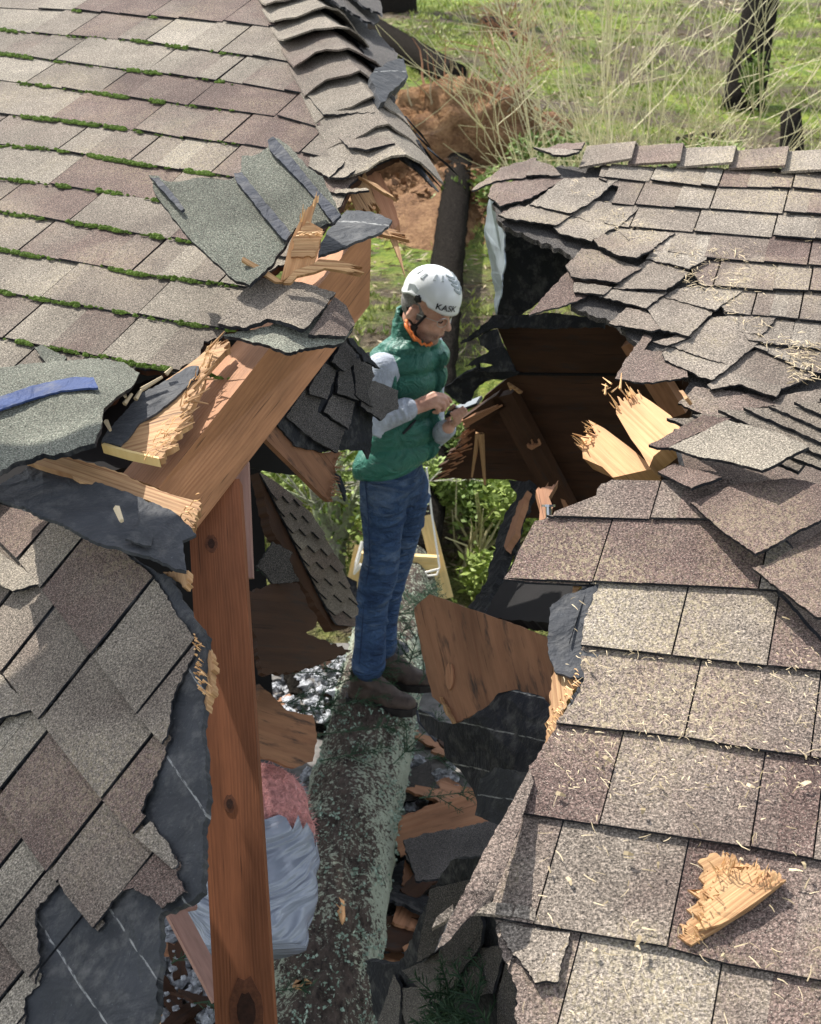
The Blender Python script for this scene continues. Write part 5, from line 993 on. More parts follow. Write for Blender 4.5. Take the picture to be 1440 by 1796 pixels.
# insulation bundle: pink batt bursting out of grey film
ib = thing('insulation_bundle', 'bundle of pink insulation bursting from torn grey plastic film, between post and log', 'insulation', G(490, 1500, .06))
ic = at(444, 1470, 3.72); ax = at(470, 1620, 3.6) - at(472, 1360, 3.85); ax /= np.linalg.norm(ax); sx = V3(1, .1, 0); sx -= ax * (sx @ ax); sx /= np.linalg.norm(sx); sn = np.cross(sx, ax); sn = sn if sn @ (CAM - ic) > 0 else -sn
def pillow(mb, t0, t1, rx, rn, wr, dome0, seed, edge=0):
    n, m = 56, 40; vs = []
    for j in range(m + 1):
        t = j / m; s = t0 + (t1 - t0) * t
        k = 1.0
        k = 1.02 - .42 * max(0, t - .35) ** 1.6
        if dome0: k = min(1, math.sqrt(max(0, 1 - (1 - min(1, t / dome0)) ** 2)) + .02)
        for i in range(n):
            a = 6.2832 * i / n; e = sx * math.cos(a) * rx + sn * math.sin(a) * rn
            w_ = wr * (math.sin(s * 46 + 1.5 * math.sin(a * 2) + seed) * .5 + mnoise.noise(Vector((a * 2, s * 18, seed))))
            ed = edge * (mnoise.noise(Vector((a * 2.2, seed, 0))) + .5 * mnoise.noise(Vector((a * 7, seed, 1)))) * max(0, 1 - t * 4)
            vs.append(ic + ax * (s + ed) + e * (k + w_ / rx * .5))
    mb.add(vs, [(j * n + i, j * n + (i + 1) % n, (j + 1) * n + (i + 1) % n, (j + 1) * n + i) for j in range(m) for i in range(n)] + [tuple(m * n + i for i in range(n))])
mb = MB(); pillow(mb, -.235, .2, .178, .13, .022, .5, 2); mb.build('pink_batt', M['pink'], ib, True)
fb = MB()
for k in range(1500):
    a_ = rd.uniform(0, 6.2832); s_ = rd.uniform(-.22, .05); k_ = min(1, math.sqrt(max(.02, 1 - (1 - min(1, (s_ + .235) / .435 / .5)) ** 2))); p_ = ic + ax * s_ + (sx * math.cos(a_) * .178 + sn * math.sin(a_) * .13) * k_ * 1.01; leafq(fb, p_, rv(rd) + (sx * math.cos(a_) + sn * math.sin(a_)) * .7, rv(rd), rd.uniform(.01, .03), .0012, rd.random())
M['pink_fibre'] = leafy('pink_fibre', (.45, .17, .16), (.8, .45, .42)); tag(fb.build('fibres', M['pink_fibre'], ib), kind='stuff')
mb = MB(); pillow(mb, .0, .33, .188, .142, .02, 0, 5, .08); mb.build('plastic_film', M['bag'], ib, True)
# ------------------------------------------------------------------ beyond
def bush(name, label, px, d, rx, rz, n, mat, L, seed, grp=None, stems=20, tone=(0, 1)):
    r = random.Random(seed); c = at(px[0], px[1], d); c[2] = zt(c[0], c[1]); t = thing(name, label, 'bush', c, grp); mb = MB(); sm = MB()
    for k in range(stems):
        a = r.uniform(0, 6.28); q = c + V3(math.cos(a), math.sin(a), 0) * rx * r.random() * .8 + V3(0, 0, rz * r.uniform(.5, 1)); tube(sm, [c + rv(r, 0, 0) * .1, (c + q) / 2 + rv(r) * .06, q], [.012, .008, .003], 4, r.random())
    sm.build('stem', M['twig'], t); centers = [(V3(r.uniform(-1, 1) * rx, r.uniform(-1, 1) * rx * .7, r.uniform(.25, .8) * rz), r.uniform(.25, .45), r.random()) for _ in range(9)]
    for k in range(n):
        o, s, tt = r.choice(centers); v = rv(r); l = np.linalg.norm(v) + 1e-6; v = v / l * r.random() ** .4 * s * V3(rx, rx, rz); p = c + o + v
        p[2] = max(p[2], c[2] + .02); leafq(mb, p, rv(r, -.4, .8), rv(r), L * r.uniform(.5, 1.3), L * .2, tone[0] + (tone[1] - tone[0]) * min(1, max(0, tt * .5 + r.random() * .5)))
    mb.build('foliage', mat, t); return t
bush('green_bush', 'leafy bright green bush right of the man\'s thighs, seen under the plywood wall', (830, 985), 7.3, .62, .55, 5200, M['leaf'], .06, 1, tone=(.25, 1))
bush('green_bush', 'green bush behind the bright bush, under the dark plywood edge', (860, 895), 8.6, .9, .6, 4200, M['leaf'], .07, 2, tone=(.0, .7))
bush('green_bush', 'low pale green bush beside the slanting torn roof edge', (850, 1060), 6.3, .42, .22, 2400, M['grass'], .05, 3)
bush('green_bush', 'dark green bush seen in the gap right of the slanting torn roof edge', (925, 935), 7.6, .4, .45, 2200, M['leaf'], .06, 4, tone=(0, .6))
bush('green_bush', 'green bush behind the pale branching tree left of the man', (575, 905), 8.2, .85, .6, 4200, M['leaf'], .06, 5, tone=(.2, 1))
bush('green_bush', 'dense green bush left of the bare shrub, above the right roof', (905, 215), 16.5, .9, .8, 2600, M['leaf'], .12, 6, tone=(0, .8))
bush('green_bush', 'dark bush in the middle of the bare stems, behind the right roof', (1130, 215), 17, 1.6, .9, 3600, M['leaf'], .12, 7, tone=(0, .45))
def branchy(sm, p, d, L, r0, r, depth, spread=.5, up=.15, n=(2, 4), seg=5, tn=.6):
    P = [p]; d = d / np.linalg.norm(d)
    for i in range(seg):
        d = d + rv(r) * .13 + V3(0, 0, up * .12); d /= np.linalg.norm(d); P.append(P[-1] + d * L / seg)
    tube(sm, P, [max(.0028, r0 * (1 - .75 * i / seg)) for i in range(seg + 1)], 5 if r0 > .008 else 3, tn + r.uniform(-.2, .2), 0, False)
    if depth:
        for k in range(r.randint(*n)):
            i = r.randint(1, seg); e = d + rv(r) * spread; branchy(sm, P[i], e, L * r.uniform(.35, .6), r0 * .5, r, depth - 1, spread, up, n, seg, tn)
# pale branching tree left of the man
tr = thing('small_tree', 'pale lichened small tree branching low between the fallen panel and the man', 'tree', at(588, 985, 7.2)); mb = MB(); r6 = random.Random(14)
fk = at(592, 955, 7.2); tube(mb, [at(586, 1010, 7.2), at(588, 985, 7.2), fk], [.08, .06, .055], 9, .6, .15)
for a, b in (((560, 900), (545, 835)), ((585, 880), (580, 800)), ((625, 880), (650, 810)), ((612, 900), (632, 850))):
    tube(mb, [fk, at(a[0], a[1], 7.15), at(b[0], b[1], 7.1)], [.045, .036, .022], 7, .6, .15)
    for k in range(5): branchy(mb, at(a[0] + (b[0] - a[0]) * k / 5, a[1] + (b[1] - a[1]) * k / 5, 7.12), rv(r6, .0, 1), .45, .012, r6, 2, .6)
mb.build('trunk', M['pale_bark'], tr)
mb = MB()
for k in range(700): leafq(mb, at(590 + r6.gauss(0, 45), 880 + r6.gauss(0, 55), 7.2 + r6.gauss(0, .2)), rv(r6), rv(r6), .04, .01, r6.random())
mb.build('foliage', M['leaf'], tr)
bush('green_bush', 'small green bush between the root plate and the tall bare stems', (1010, 235), 17.5, .9, .75, 2000, M['leaf'], .12, 12, tone=(.1, .9))
bush('green_bush', 'yellow green bush at the foot of the burnt tree trunk', (1260, 225), 19, 1.1, .8, 2200, M['leaf'], .13, 14, tone=(.2, 1))
# bare shrubs behind the right roof
def shrub(label, px, d, n, L, seed, tn, lean=.55, depth=2, r0=.017):
    r = random.Random(seed); c = at(px, 560, d); c[2] = zt(c[0], c[1]); t = thing('bare_shrub', label, 'shrub', c)
    for k in range(n):
        sm = MB(); a = r.uniform(0, 6.28); b = c + V3(math.cos(a), math.sin(a), 0) * r.random() * .45
        branchy(sm, b, V3(math.cos(a) * lean * r.random() * 1.4, math.sin(a) * lean * .5, 1), L * r.uniform(.6, 1.1), r0 * r.uniform(.5, 1.2), r, depth, .62, .25, (4, 7), 7, tn); sm.build('stem', M['twig'], t)
shrub('tall pale leafless shrub with upright stems, in the middle behind the right roof', 1085, 12.0, 17, 3.3, 3, .9, .34, 2, .014)
shrub('pale leafless shrub arching out over the root plate, left end of the right roof', 985, 12.6, 6, 2.5, 8, .75, .6, 2, .013)
shrub('pale leafless shrub arching low at the right, in front of the burnt tree trunk', 1290, 12.2, 10, 2.6, 5, .75, .9, 2, .014)
# tree trunks and burnt logs
def trunk(name, label, cat, P, R, mat, foot=True):
    mb = MB(); a, b = bent([np.asarray(p) for p in P], R, .25); rough_tube(mb, a, b, 22, R[0] * .1, 3.2 / max(.2, R[0])); o = mb.build(name, mat, None, True); return tag(o, label, cat)
pb = at(1300, 205, 26); pb[2] = zt(pb[0], pb[1]) - .1
bt_ = thing('burnt_tree', 'tall dark burnt tree trunk at the upper right', 'tree', pb); mb = MB(); a, b = bent([pb, at(1318, 100, 26), at(1345, -60, 26.2), at(1375, -260, 26.5)], [.48, .38, .34, .3], .25); rough_tube(mb, a, b, 24, .05, 3); mb.build('trunk', M['bark_char'], bt_, True)
mb = MB(); r7 = random.Random(2)
for k in range(260): leafq(mb, at(1322 + r7.gauss(0, 10), 135 + r7.gauss(0, 22), 25.4), rv(r7), rv(r7), .14, .04, r7.random())
mb.build('ivy', M['leaf'], bt_)
def crown(parent, base, z0, z1, R, n, seed, L=.4):
    r = random.Random(seed); mb = MB()
    for k in range(n):
        t = r.random(); z = z0 + (z1 - z0) * t; a_ = r.uniform(0, 6.2832); lay = .6 + .4 * math.sin(z * 4 + math.floor(a_ * 2)); q = R * (1 - t * .9) * r.random() ** .5 * lay
        leafq(mb, V3(base[0] + q * math.cos(a_), base[1] + q * math.sin(a_), z - .25 * q), V3(math.cos(a_), math.sin(a_), r.uniform(-.6, .3)), rv(r), L * r.uniform(.5, 1.3), L * .18, r.random())
    mb.build('crown', M['needle'], parent)
crown(bt_, at(1375, -260, 26.5), 6.0, 12, 1.8, 1300, 4)
for i, (x, y, h) in enumerate([(-12.5, 27, 21), (-15, 34, 24), (-11.5, 21, 17), (-17, 42, 25), (-9.5, 16.5, 13)]):
    tt = thing('conifer', ['tall conifer left of the frame, second nearest the house', 'tall conifer left of the frame, in the middle of the row', 'middling conifer left of the frame, close to the root plate', 'tallest conifer left of the frame, farthest up the slope', 'smallest conifer left of the frame, nearest the house'][i], 'tree', (x, y, zt(x, y) - .1), 'conifers left of the frame')
    mb = MB(); tube(mb, [V3(x, y, zt(x, y) - .1), V3(x + .1, y, h * .5), V3(x, y, h)], [.3, .2, .04], 10, .5, .1); mb.build('trunk', M['bark_char'], tt); crown(tt, (x, y), 3.2, h, 3.0, 2600, i, .5)
p0 = at(1390, 265, 22); p0[2] = zt(p0[0], p0[1]) - .1; trunk('burnt_stump', 'short black burnt stump right of the burnt tree trunk', 'stump', [p0, at(1388, 230, 22), at(1386, 195, 22)], [.22, .19, .17], M['bark_char'])
l0, l1 = Gt(800, 152) + V3(0, 0, .22), Gt(640, 62) + V3(0, 0, .3); trunk('burnt_log', 'charred log lying on the grass above the root plate', 'log', [l0, (l0 + l1) / 2, l1], [.3, .33, .36], M['bark_char'])
p0 = at(690, 20, 44); p0[2] = zt(p0[0], p0[1]) - .2; trunk('tree_trunk', 'dark tree trunk at the top edge above the charred log', 'tree', [p0, p0 + V3(.1, 0, 2), p0 + V3(.2, .1, 9)], [.85, .7, .6], M['bark_char'])
l0, l1 = Gt(850, 52), Gt(905, 76); trunk('fallen_branch', 'dark fallen branch in the grass at the top, right of the charred log', 'branch', [l0 + V3(0, 0, .3), (l0 + l1) / 2 + V3(0, 0, .35), l1], [.12, .2, .1], M['bark_char'])
l0, l1 = Gt(1190, 255), Gt(1260, 245); trunk('burnt_log', 'short dark log behind the bare shrub, below the burnt tree', 'log', [l0, (l0 + l1) / 2, l1], [.16, .17, .12], M['bark_char'])
mb = MB(); r8 = random.Random(4)                       # brush of dry brown twigs
for k in range(34): branchy(mb, at(r8.uniform(870, 930), r8.uniform(60, 165), 24 + r8.random() * 2), rv(r8, .1, 1), 1.3, .016, r8, 1, .7)
tag(mb.build('dry_branches', M['board'], None), 'dead brown branches standing above the root plate', 'branches')
# timber trestle with rope behind the man
tt = thing('trestle', 'bright yellow timber trestle tied with white rope, behind the man\'s knees', 'trestle', G(700, 1040, 0))
for a, b, d_ in (((746, 905), (783, 1050), 6.55), ((634, 958), (618, 1035), 6.6)):
    mb = MB(); box(mb, at(a[0], a[1], d_), at(b[0], b[1], d_ - .05), V3(0, -1, .2), .075, .035); mb.build('leg', M['yellow'], tt)
mb = MB(); box(mb, at(628, 982, 6.5), at(770, 990, 6.46), V3(0, -1, .1), .09, .04); mb.build('cross_board', M['yellow'], tt)
mb = MB(); tube(mb, [at(748, 820, 6.3), at(757, 900, 6.35), at(771, 995, 6.35), at(766, 1008, 6.35), at(750, 1010, 6.35), at(746, 1004, 6.33), at(770, 998, 6.33)], [.006] * 7, 6); tube(mb, [at(636, 950, 6.4), at(626, 985, 6.4), at(622, 1005, 6.4), at(634, 990, 6.38)], [.012] * 4, 6); mb.build('rope', M['rope'], tt)
# unseen slab added above the frame to cast shade on the near left slope
ur = thing('shade_slab', 'unseen slab added above the frame at the left to shade the near left slope', 'roof', (-1.9, 1.4, 3.7))
mb = MB(); box(mb, (-1.5, 1.7, 3.83), (-1.5, 2.8, 3.83), V3(0, 0, 1), 1.0, .06); mb.build('slab_board', M['board'], ur); mb = MB(); box(mb, (-1.5, 1.68, 3.885), (-1.5, 2.82, 3.885), V3(.03, 0, 1), 1.04, .03); mb.build('shingles', M['shingle'], ur)  # added slab and its shingle cover, there to cast the shade
mb = MB(); box(mb, (-1.93, 1.8, 1.9), (-1.93, 1.8, 3.79), V3(1, 0, 0), .09, .09); mb.build('post', M['board'], ur)  # post added to carry the slab
M['wallboard'] = simple('wallboard', (.42, .4, .37), .9, .15, 8); M['wallboard'].use_backface_culling = False
# house walls closing the back under the roofs, coloured black as indoor shade
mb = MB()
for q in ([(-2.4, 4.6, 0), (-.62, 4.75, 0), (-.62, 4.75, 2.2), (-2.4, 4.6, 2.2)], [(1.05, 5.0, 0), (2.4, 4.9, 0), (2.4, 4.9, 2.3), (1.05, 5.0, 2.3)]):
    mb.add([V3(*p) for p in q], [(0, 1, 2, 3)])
tag(mb.build('house_wall', M['void'], None), 'inner house walls coloured black for the shade under the torn roofs', 'wall')
# ------------------------------------------------------------------ the man
PY = 4.55
def Mn(x, y, dy=0.0):
    r = ray(x, y); return CAM + r * ((PY + dy) / r[1])
def capsule(mb, a, b, ra, rb, n=18, fl=None, h=6):
    a, b = np.asarray(a, float), np.asarray(b, float); d = b - a; L = np.linalg.norm(d); d = d / (L + 1e-9); x, y = frame_of(d); vs = []; m = 0
    if fl is not None: y = fl - d * (fl @ d); y /= np.linalg.norm(y); x = np.cross(d, y)
    for c, r, s0, s1 in ((a, ra, -math.pi / 2 + .15, 0), (b, rb, 0, math.pi / 2 - .15)):
        for j in range(h):
            ph = s0 + (s1 - s0) * j / (h - 1); m += 1
            for i in range(n): th = 6.2832 * i / n; vs.append(c + d * r * math.sin(ph) + (x * math.cos(th) + y * math.sin(th)) * r * math.cos(ph))
    mb.add(vs, [(j * n + i, j * n + (i + 1) % n, (j + 1) * n + (i + 1) % n, (j + 1) * n + i) for j in range(m - 1) for i in range(n)] + [tuple(range(n))[::-1], tuple((m - 1) * n + i for i in range(n))])
def ell(mb, c, X, Y, Z, nu=28, nv=16):
    vs = []
    for j in range(nv + 1):
        ph = (j / nv - .5) * (math.pi - .04)
        for i in range(nu): th = 6.2832 * i / nu; vs.append(c + X * math.cos(th) * math.cos(ph) + Y * math.sin(th) * math.cos(ph) + Z * math.sin(ph))
    mb.add(vs, [(j * nu + i, j * nu + (i + 1) % nu, (j + 1) * nu + (i + 1) % nu, (j + 1) * nu + i) for j in range(nv) for i in range(nu)] + [tuple(range(nu))[::-1], tuple(nv * nu + i for i in range(nu))])
def chain(mb, pts, rs, **k):
    for i in range(len(pts) - 1): capsule(mb, pts[i], pts[i + 1], rs[i], rs[i + 1], **k)
def skinned(mb, name, mat, parent, vox, it):
    o = mb.build(name, mat, parent, True); m = o.modifiers.new('remesh', 'REMESH'); m.mode = 'VOXEL'; m.voxel_size = vox; m.use_smooth_shade = True
    s = o.modifiers.new('smooth', 'SMOOTH'); s.iterations = it; s.factor = .5
    dg = bpy.context.evaluated_depsgraph_get(); me = bpy.data.meshes.new_from_object(o.evaluated_get(dg)); o.modifiers.clear(); old = o.data; o.data = me; bpy.data.meshes.remove(old)
    me.polygons.foreach_set('use_smooth', [True] * len(me.polygons)); return o
def unit(*a): v = V3(*a); return v / np.linalg.norm(v)
def skin_mat():
    k = N('skin', .5); c = k.co(); a = k.noise(c, 22, 3); b = k.noise(c, 160, 3)
    k.col(k.mix(k.math('MULTIPLY', k.attr('stubble'), k.ramp(k.noise(c, 420, 2), (.35, .35), (.6, .8))), k.ramp(k.math('ADD', k.math('MULTIPLY', a, .7), k.math('MULTIPLY', b, .3)), (.3, (.47, .24, .175)), (.52, (.62, .36, .265)), (.72, (.69, .43, .33))), (.13, .1, .09))); k.b.inputs['Subsurface Weight'].default_value = .08; k.b.inputs['Subsurface Radius'].default_value = (.01, .004, .002)
    k.bump(b, .25, .002); return k.m
M['skin'] = skin_mat()
def denim():
    k = N('denim', .85); c = k.co(); a = k.noise(c, 5, 3); b = k.noise(k.co(scale=(1, 1, .35)), 420, 2); f = k.noise(k.co(scale=(.6, .6, 1.6)), 14, 4, .6, 1.5)
    out = k.ramp(k.math('ADD', k.math('MULTIPLY', a, .6), k.math('MULTIPLY', f, .5)), (.38, (.014, .032, .08)), (.56, (.036, .072, .15)), (.7, (.1, .14, .21)))
    out = k.mix(1, out, k.ramp(b, (.3, .75), (.7, 1.25)), 'MULTIPLY'); k.col(out); k.bump(f, 1.0, .05); return k.m
M['denim'] = denim()
def cloth(name, c, wr=9, st=.6, d=.02, rough=.7):
    k = N(name, rough); q = k.co(); f = k.noise(k.co(scale=(1, 1, 1.3)), wr, 3, .55, 1.8); g = k.noise(q, 300, 2)
    k.col(k.mix(1, k.ramp(f, (.3, tuple(x * .8 for x in c)), (.7, tuple(x * 1.15 for x in c))), k.ramp(g, (.3, .88), (.7, 1.1)), 'MULTIPLY')); k.bump(f, st, d); return k.m
M['vest'] = cloth('green_vest', (.036, .145, .108), 13, .7, .025, .45); M['shirt'] = cloth('grey_shirt', (.42, .46, .53), 14, .6, .02)
M['boot'] = simple('boot_leather', (.055, .038, .03), .6, .4, 30, .4, bd=.006); M['sole'] = simple('boot_sole', (.018, .015, .014), .7, .3, 60)
k_ = N('helmet_shell', .25); k_.col((.82, .84, .84)); k_.b.inputs['Specular IOR Level'].default_value = .5; M['helmet'] = k_.m
M['vent'] = simple('helmet_vent', (.36, .40, .41), .5, .15, 30); M['hair'] = simple('grey_hair', (.22, .21, .20), .8, .4, 150, .6); M['orange'] = simple('orange_cord', (.75, .2, .05), .6, .15, 60)
k_ = N('lens', .05); k_.b.inputs['Transmission Weight'].default_value = 1; k_.b.inputs['IOR'].default_value = 1.02; k_.col((.95, .95, .95)); M['lens'] = k_.m
k_ = N('phone_screen', .1); k_.col((.02, .022, .025)); k_.b.inputs['Specular IOR Level'].default_value = .6; M['screen'] = k_.m
foot = G(665, 1222, .43)
man = thing('person', 'man in white helmet, green vest and jeans standing on the log, looking at a phone', 'person', foot)
ft_ = unit(.83, -.55, 0); lt_ = V3(.55, .83, 0)                                # where the chest faces, and his left
hf = unit(.80, -.47, -.30); hu = V3(.24, -.10, .95); hu -= hf * (hu @ hf); hu /= np.linalg.norm(hu); hl = np.cross(hu, hf)
Hc = Mn(745, 546, -.02)
H = lambda f, l, u: Hc + hf * f + hl * l + hu * u
bd_ = MB()
ell(bd_, H(.0, 0, .045), hf * .098, hl * .076, hu * .095); ell(bd_, H(.03, 0, -.03), hf * .068, hl * .062, hu * .075)
capsule(bd_, H(.05, -.02, -.075), H(.05, .02, -.075), .03, .03); capsule(bd_, H(.066, -.01, -.092), H(.066, .01, -.092), .02, .02)       # jaw, chin
capsule(bd_, H(.0, -.05, -.045), H(.05, -.022, -.082), .022, .02); capsule(bd_, H(.0, .05, -.045), H(.05, .022, -.082), .022, .02)
capsule(bd_, H(.086, -.03, .03), H(.086, .03, .03), .014, .014)                                                            # brow
capsule(bd_, H(.092, 0, .018), H(.112, 0, -.018), .009, .0125); capsule(bd_, H(.1, -.011, -.024), H(.1, .011, -.024), .009, .009)   # nose
for s in (-1, 1):
    capsule(bd_, H(.064, s * .040, -.012), H(.07, s * .028, -.03), .02, .018)                                               # cheek
    capsule(bd_, H(-.008, s * .076, .018), H(-.014, s * .082, -.004), .020, .018); capsule(bd_, H(-.006, s * .076, -.012), H(0, s * .072, -.028), .013, .009)   # ear
    ell(bd_, H(.076, s * .031, .006), hf * .011, hl * .015, hu * .009)
capsule(bd_, H(.088, -.018, -.052), H(.088, .018, -.052), .0085, .0085); capsule(bd_, H(.085, -.016, -.064), H(.085, .016, -.064), .009, .009)       # lips
capsule(bd_, H(-.02, 0, -.03), Mn(722, 612, -.01), .058, .064)                                                              # neck
T = lambda x, y, f=0, l=0: Mn(x, y) + ft_ * f + lt_ * l
capsule(bd_, T(715, 650), T(700, 760), .075, .075); capsule(bd_, T(700, 760), T(690, 840), .075, .08)
sR, sL = T(708, 628, -.01, -.165), T(712, 630, -.01, .165)
eR, wR = Mn(652, 738, -.24), Mn(722, 715, -.23); eL, wL = Mn(760, 768, .08), Mn(786, 750, -.10)
chain(bd_, [sR, eR, wR], [.045, .038, .027]); chain(bd_, [sL, eL, wL], [.045, .038, .026])
# right hand: palm, four curled fingers, index reaching to the screen, thumb under it
P_ = lambda *a: [Mn(*q) for q in a]
K = P_((761, 692, -.205), (765, 697, -.215), (765, 704, -.222), (761, 710, -.226))
for q, k in zip(P_((730, 708, -.215), (731, 712, -.222), (731, 716, -.226), (730, 720, -.228)), K): capsule(bd_, q, k, .0155, .0125)
chain(bd_, [K[0]] + P_((776, 693, -.195), (786, 698, -.18), (791, 705, -.17)), [.0105, .0095, .0085, .0075], n=12)
chain(bd_, [K[1]] + P_((780, 700, -.205), (786, 709, -.195), (780, 715, -.19)), [.0105, .0098, .0088, .008], n=12)
chain(bd_, [K[2]] + P_((777, 709, -.217), (779, 718, -.207), (771, 720, -.2)), [.0105, .0096, .0088, .008], n=12)
chain(bd_, [K[3]] + P_((769, 716, -.224), (768, 723, -.217), (761, 723, -.212)), [.0095, .0088, .008, .0072], n=12)
chain(bd_, P_((738, 706, -.2), (752, 705, -.185), (770, 706, -.17), (783, 709, -.165)), [.0145, .0125, .0105, .0085], n=12)
# left hand: palm under the phone, fingers round its near side, thumb along the top
for i in range(4): capsule(bd_, wL + lt_ * (.0), Mn(793 + 5 * i, 743 - 3 * i, -.10 - .006 * i), .017, .0135)
for i in range(4):
    q = P_((795 + 6 * i, 743 - 4 * i, -.115), (800 + 6 * i, 739 - 4 * i, -.15), (797 + 6.5 * i, 730 - 3.5 * i, -.165), (792 + 6.5 * i, 725 - 3.5 * i, -.155)); r0 = (.0108, .0108, .0102, .009)[i]
    chain(bd_, q, [r0, r0 * .95, r0 * .85, r0 * .75], n=12)
chain(bd_, P_((786, 744, -.08), (786, 732, -.07), (789, 720, -.075), (796, 712, -.09)), [.0145, .0125, .0105, .0085], n=12)
# legs under the jeans
hR, kR, aR = Mn(672, 850, -.1), Mn(668, 990, -.09), Mn(646, 1175, -.05); hL2, kL, aL = Mn(706, 850, .08), Mn(694, 985, .1), Mn(672, 1150, .1)
chain(bd_, [hR, kR, aR], [.055, .045, .036]); chain(bd_, [hL2, kL, aL], [.055, .045, .036])
body = skinned(bd_, 'body', M['skin'], man, .0042, 2); B0 = V3(*man.location); sv = []
for v in body.data.vertices:                                          # a day's beard on chin, lip and jaw
    q = V3(*v.co) + B0 - Hc; f, l, u = q @ hf, q @ hl, q @ hu
    sv.append(max(0., min(1., (-.034 - u) / .02)) * max(0., min(1., (f + .0) / .03)) * (1 if u > -.125 else 0) * (.35 if abs(l) < .022 and -.068 < u < -.046 and f > .085 else 1))
body.data.attributes.new('stubble', 'FLOAT', 'POINT').data.foreach_set('value', sv)
# hair, brows, eyes
mb = MB(); ell(mb, H(-.012, 0, .03), hf * .092, hl * .0785, hu * .085); mb.build('hair', M['hair'], man, True)
mb = MB()
for s in (-1, 1): tube(mb, [H(.0995, s * .014, .036), H(.098, s * .03, .041), H(.088, s * .044, .034)], [.004, .0048, .002], 6)
mb.build('eyebrow', M['hair'], man)
mb = MB()
for s in (-1, 1): tube(mb, [H(.0895, s * .017, .004), H(.0905, s * .03, .001), H(.083, s * .044, .004)], [.0018, .0026, .0015], 6)
mb.build('eyelash', M['black'], man)
mb = MB(); tube(mb, [H(.0975, -.02, -.058), H(.0995, 0, -.0575), H(.0975, .02, -.058)], [.001, .0022, .001], 6); mb.build('mouth_line', simple('lip_shade', (.2, .07, .06), .7), man)
mb = MB()
for k in range(420):
    a = rs.uniform(-1.35, 1.35); u = rs.uniform(-.1, -.045); p = H(.035 + .055 * math.cos(a), .064 * math.sin(a), u)
# jeans
je = MB(); Wd = lambda x, y, dy, r: (Mn(x, y, dy), r)
for L_ in ([(676, 850, -.08, .104), (672, 885, -.1, .094), (671, 940, -.1, .078), (669, 983, -.1, .074), (664, 1010, -.09, .079), (654, 1045, -.08, .069), (650, 1100, -.07, .066), (649, 1135, -.065, .068), (646, 1166, -.06, .073)],
           [(708, 850, .06, .104), (711, 885, .07, .09), (705, 930, .09, .078), (697, 974, .1, .07), (686, 1005, .1, .072), (679, 1041, .1, .064), (672, 1090, .1, .062), (670, 1132, .1, .066)]):
    pts = [Mn(*q[:3]) for q in L_]; chain(je, pts, [q[3] for q in L_], h=4)
    for i in range(22):                                           # folds round the knee and ankle
        k = rs.choice([1, 2, 3, 3, 4, 4, 5, 6, 7]) % (len(pts) - 1); t = rs.random(); c = pts[k] * (1 - t) + pts[k + 1] * t; r_ = L_[k][3]; a = rs.uniform(3.4, 6.2); a2 = a + rs.uniform(.5, 1.2)
        e = lambda a_, dz: c + V3(math.cos(a_), math.sin(a_), 0) * (r_ - .006) + V3(0, 0, dz); dz = rs.uniform(-.04, .04); chain(je, [e(a, 0), e((a + a2) / 2, dz * .6), e(a2, dz)], [.008, .012, .007], n=8, h=4)
capsule(je, Mn(684, 826, -.03), Mn(694, 828, .03), .118, .112); capsule(je, Mn(684, 845, -.03), Mn(698, 848, .03), .116, .112)
skinned(je, 'jeans', M['denim'], man, .007, 3)
mb = MB(); tube(mb, [Mn(640, 842, -.145), Mn(646, 900, -.185), Mn(649, 980, -.172), Mn(640, 1040, -.14), Mn(634, 1120, -.125), Mn(630, 1165, -.12)], [.0025] * 6, 5)
M['seam'] = simple('seam', (.02, .035, .08), .9, .2, 60); mb.build('seam', M['seam'], man)
# shirt sleeves
sh = MB(); chain(sh, [sR + V3(.02, 0, -.01), sR * .5 + eR * .5 + V3(-.012, 0, 0), eR, eR * .55 + wR * .45, eR * .12 + wR * .88], [.07, .062, .058, .052, .043])
chain(sh, [sL, sL * .5 + eL * .5, eL, eL * .4 + wL * .6, eL * .1 + wL * .9], [.07, .056, .046, .042, .037]); capsule(sh, T(714, 640), T(705, 740), .085, .08)
for i in range(16):
    t = rs.random(); c = sR * (1 - t) + eR * t; a = rs.uniform(3.6, 6); chain(sh, [c + V3(math.cos(a), math.sin(a), 0) * .058, c + V3(math.cos(a + .5), math.sin(a + .5), -.02) * .06 + V3(0, 0, -.03), c + V3(math.cos(a + .9), math.sin(a + .9), 0) * .058 + V3(0, 0, -.05)], [.006, .009, .005], n=8, h=4)
for t in (.25, .45, .62, .78):
    c = eR * (1 - t) + wR * t; chain(sh, [c + V3(0, -.046, .02), c + V3(.012, -.052, -.005), c + V3(.004, -.044, -.028)], [.006, .009, .006], n=8, h=4)
skinned(sh, 'shirt', M['shirt'], man, .0055, 3)
mb = MB()
for c0, e0, r0 in ((wR, eR, .046), (wL, eL, .038)):
    d = unit(*(c0 - e0)); mb = MB(); tube(mb, [c0 - d * .05, c0 - d * .012, c0 - d * .008, c0 - d * .03], [r0, r0 * .96, r0 * .86, r0 * .8], 18, .5, .04); mb.build('cuff', M['shirt'], man, True)
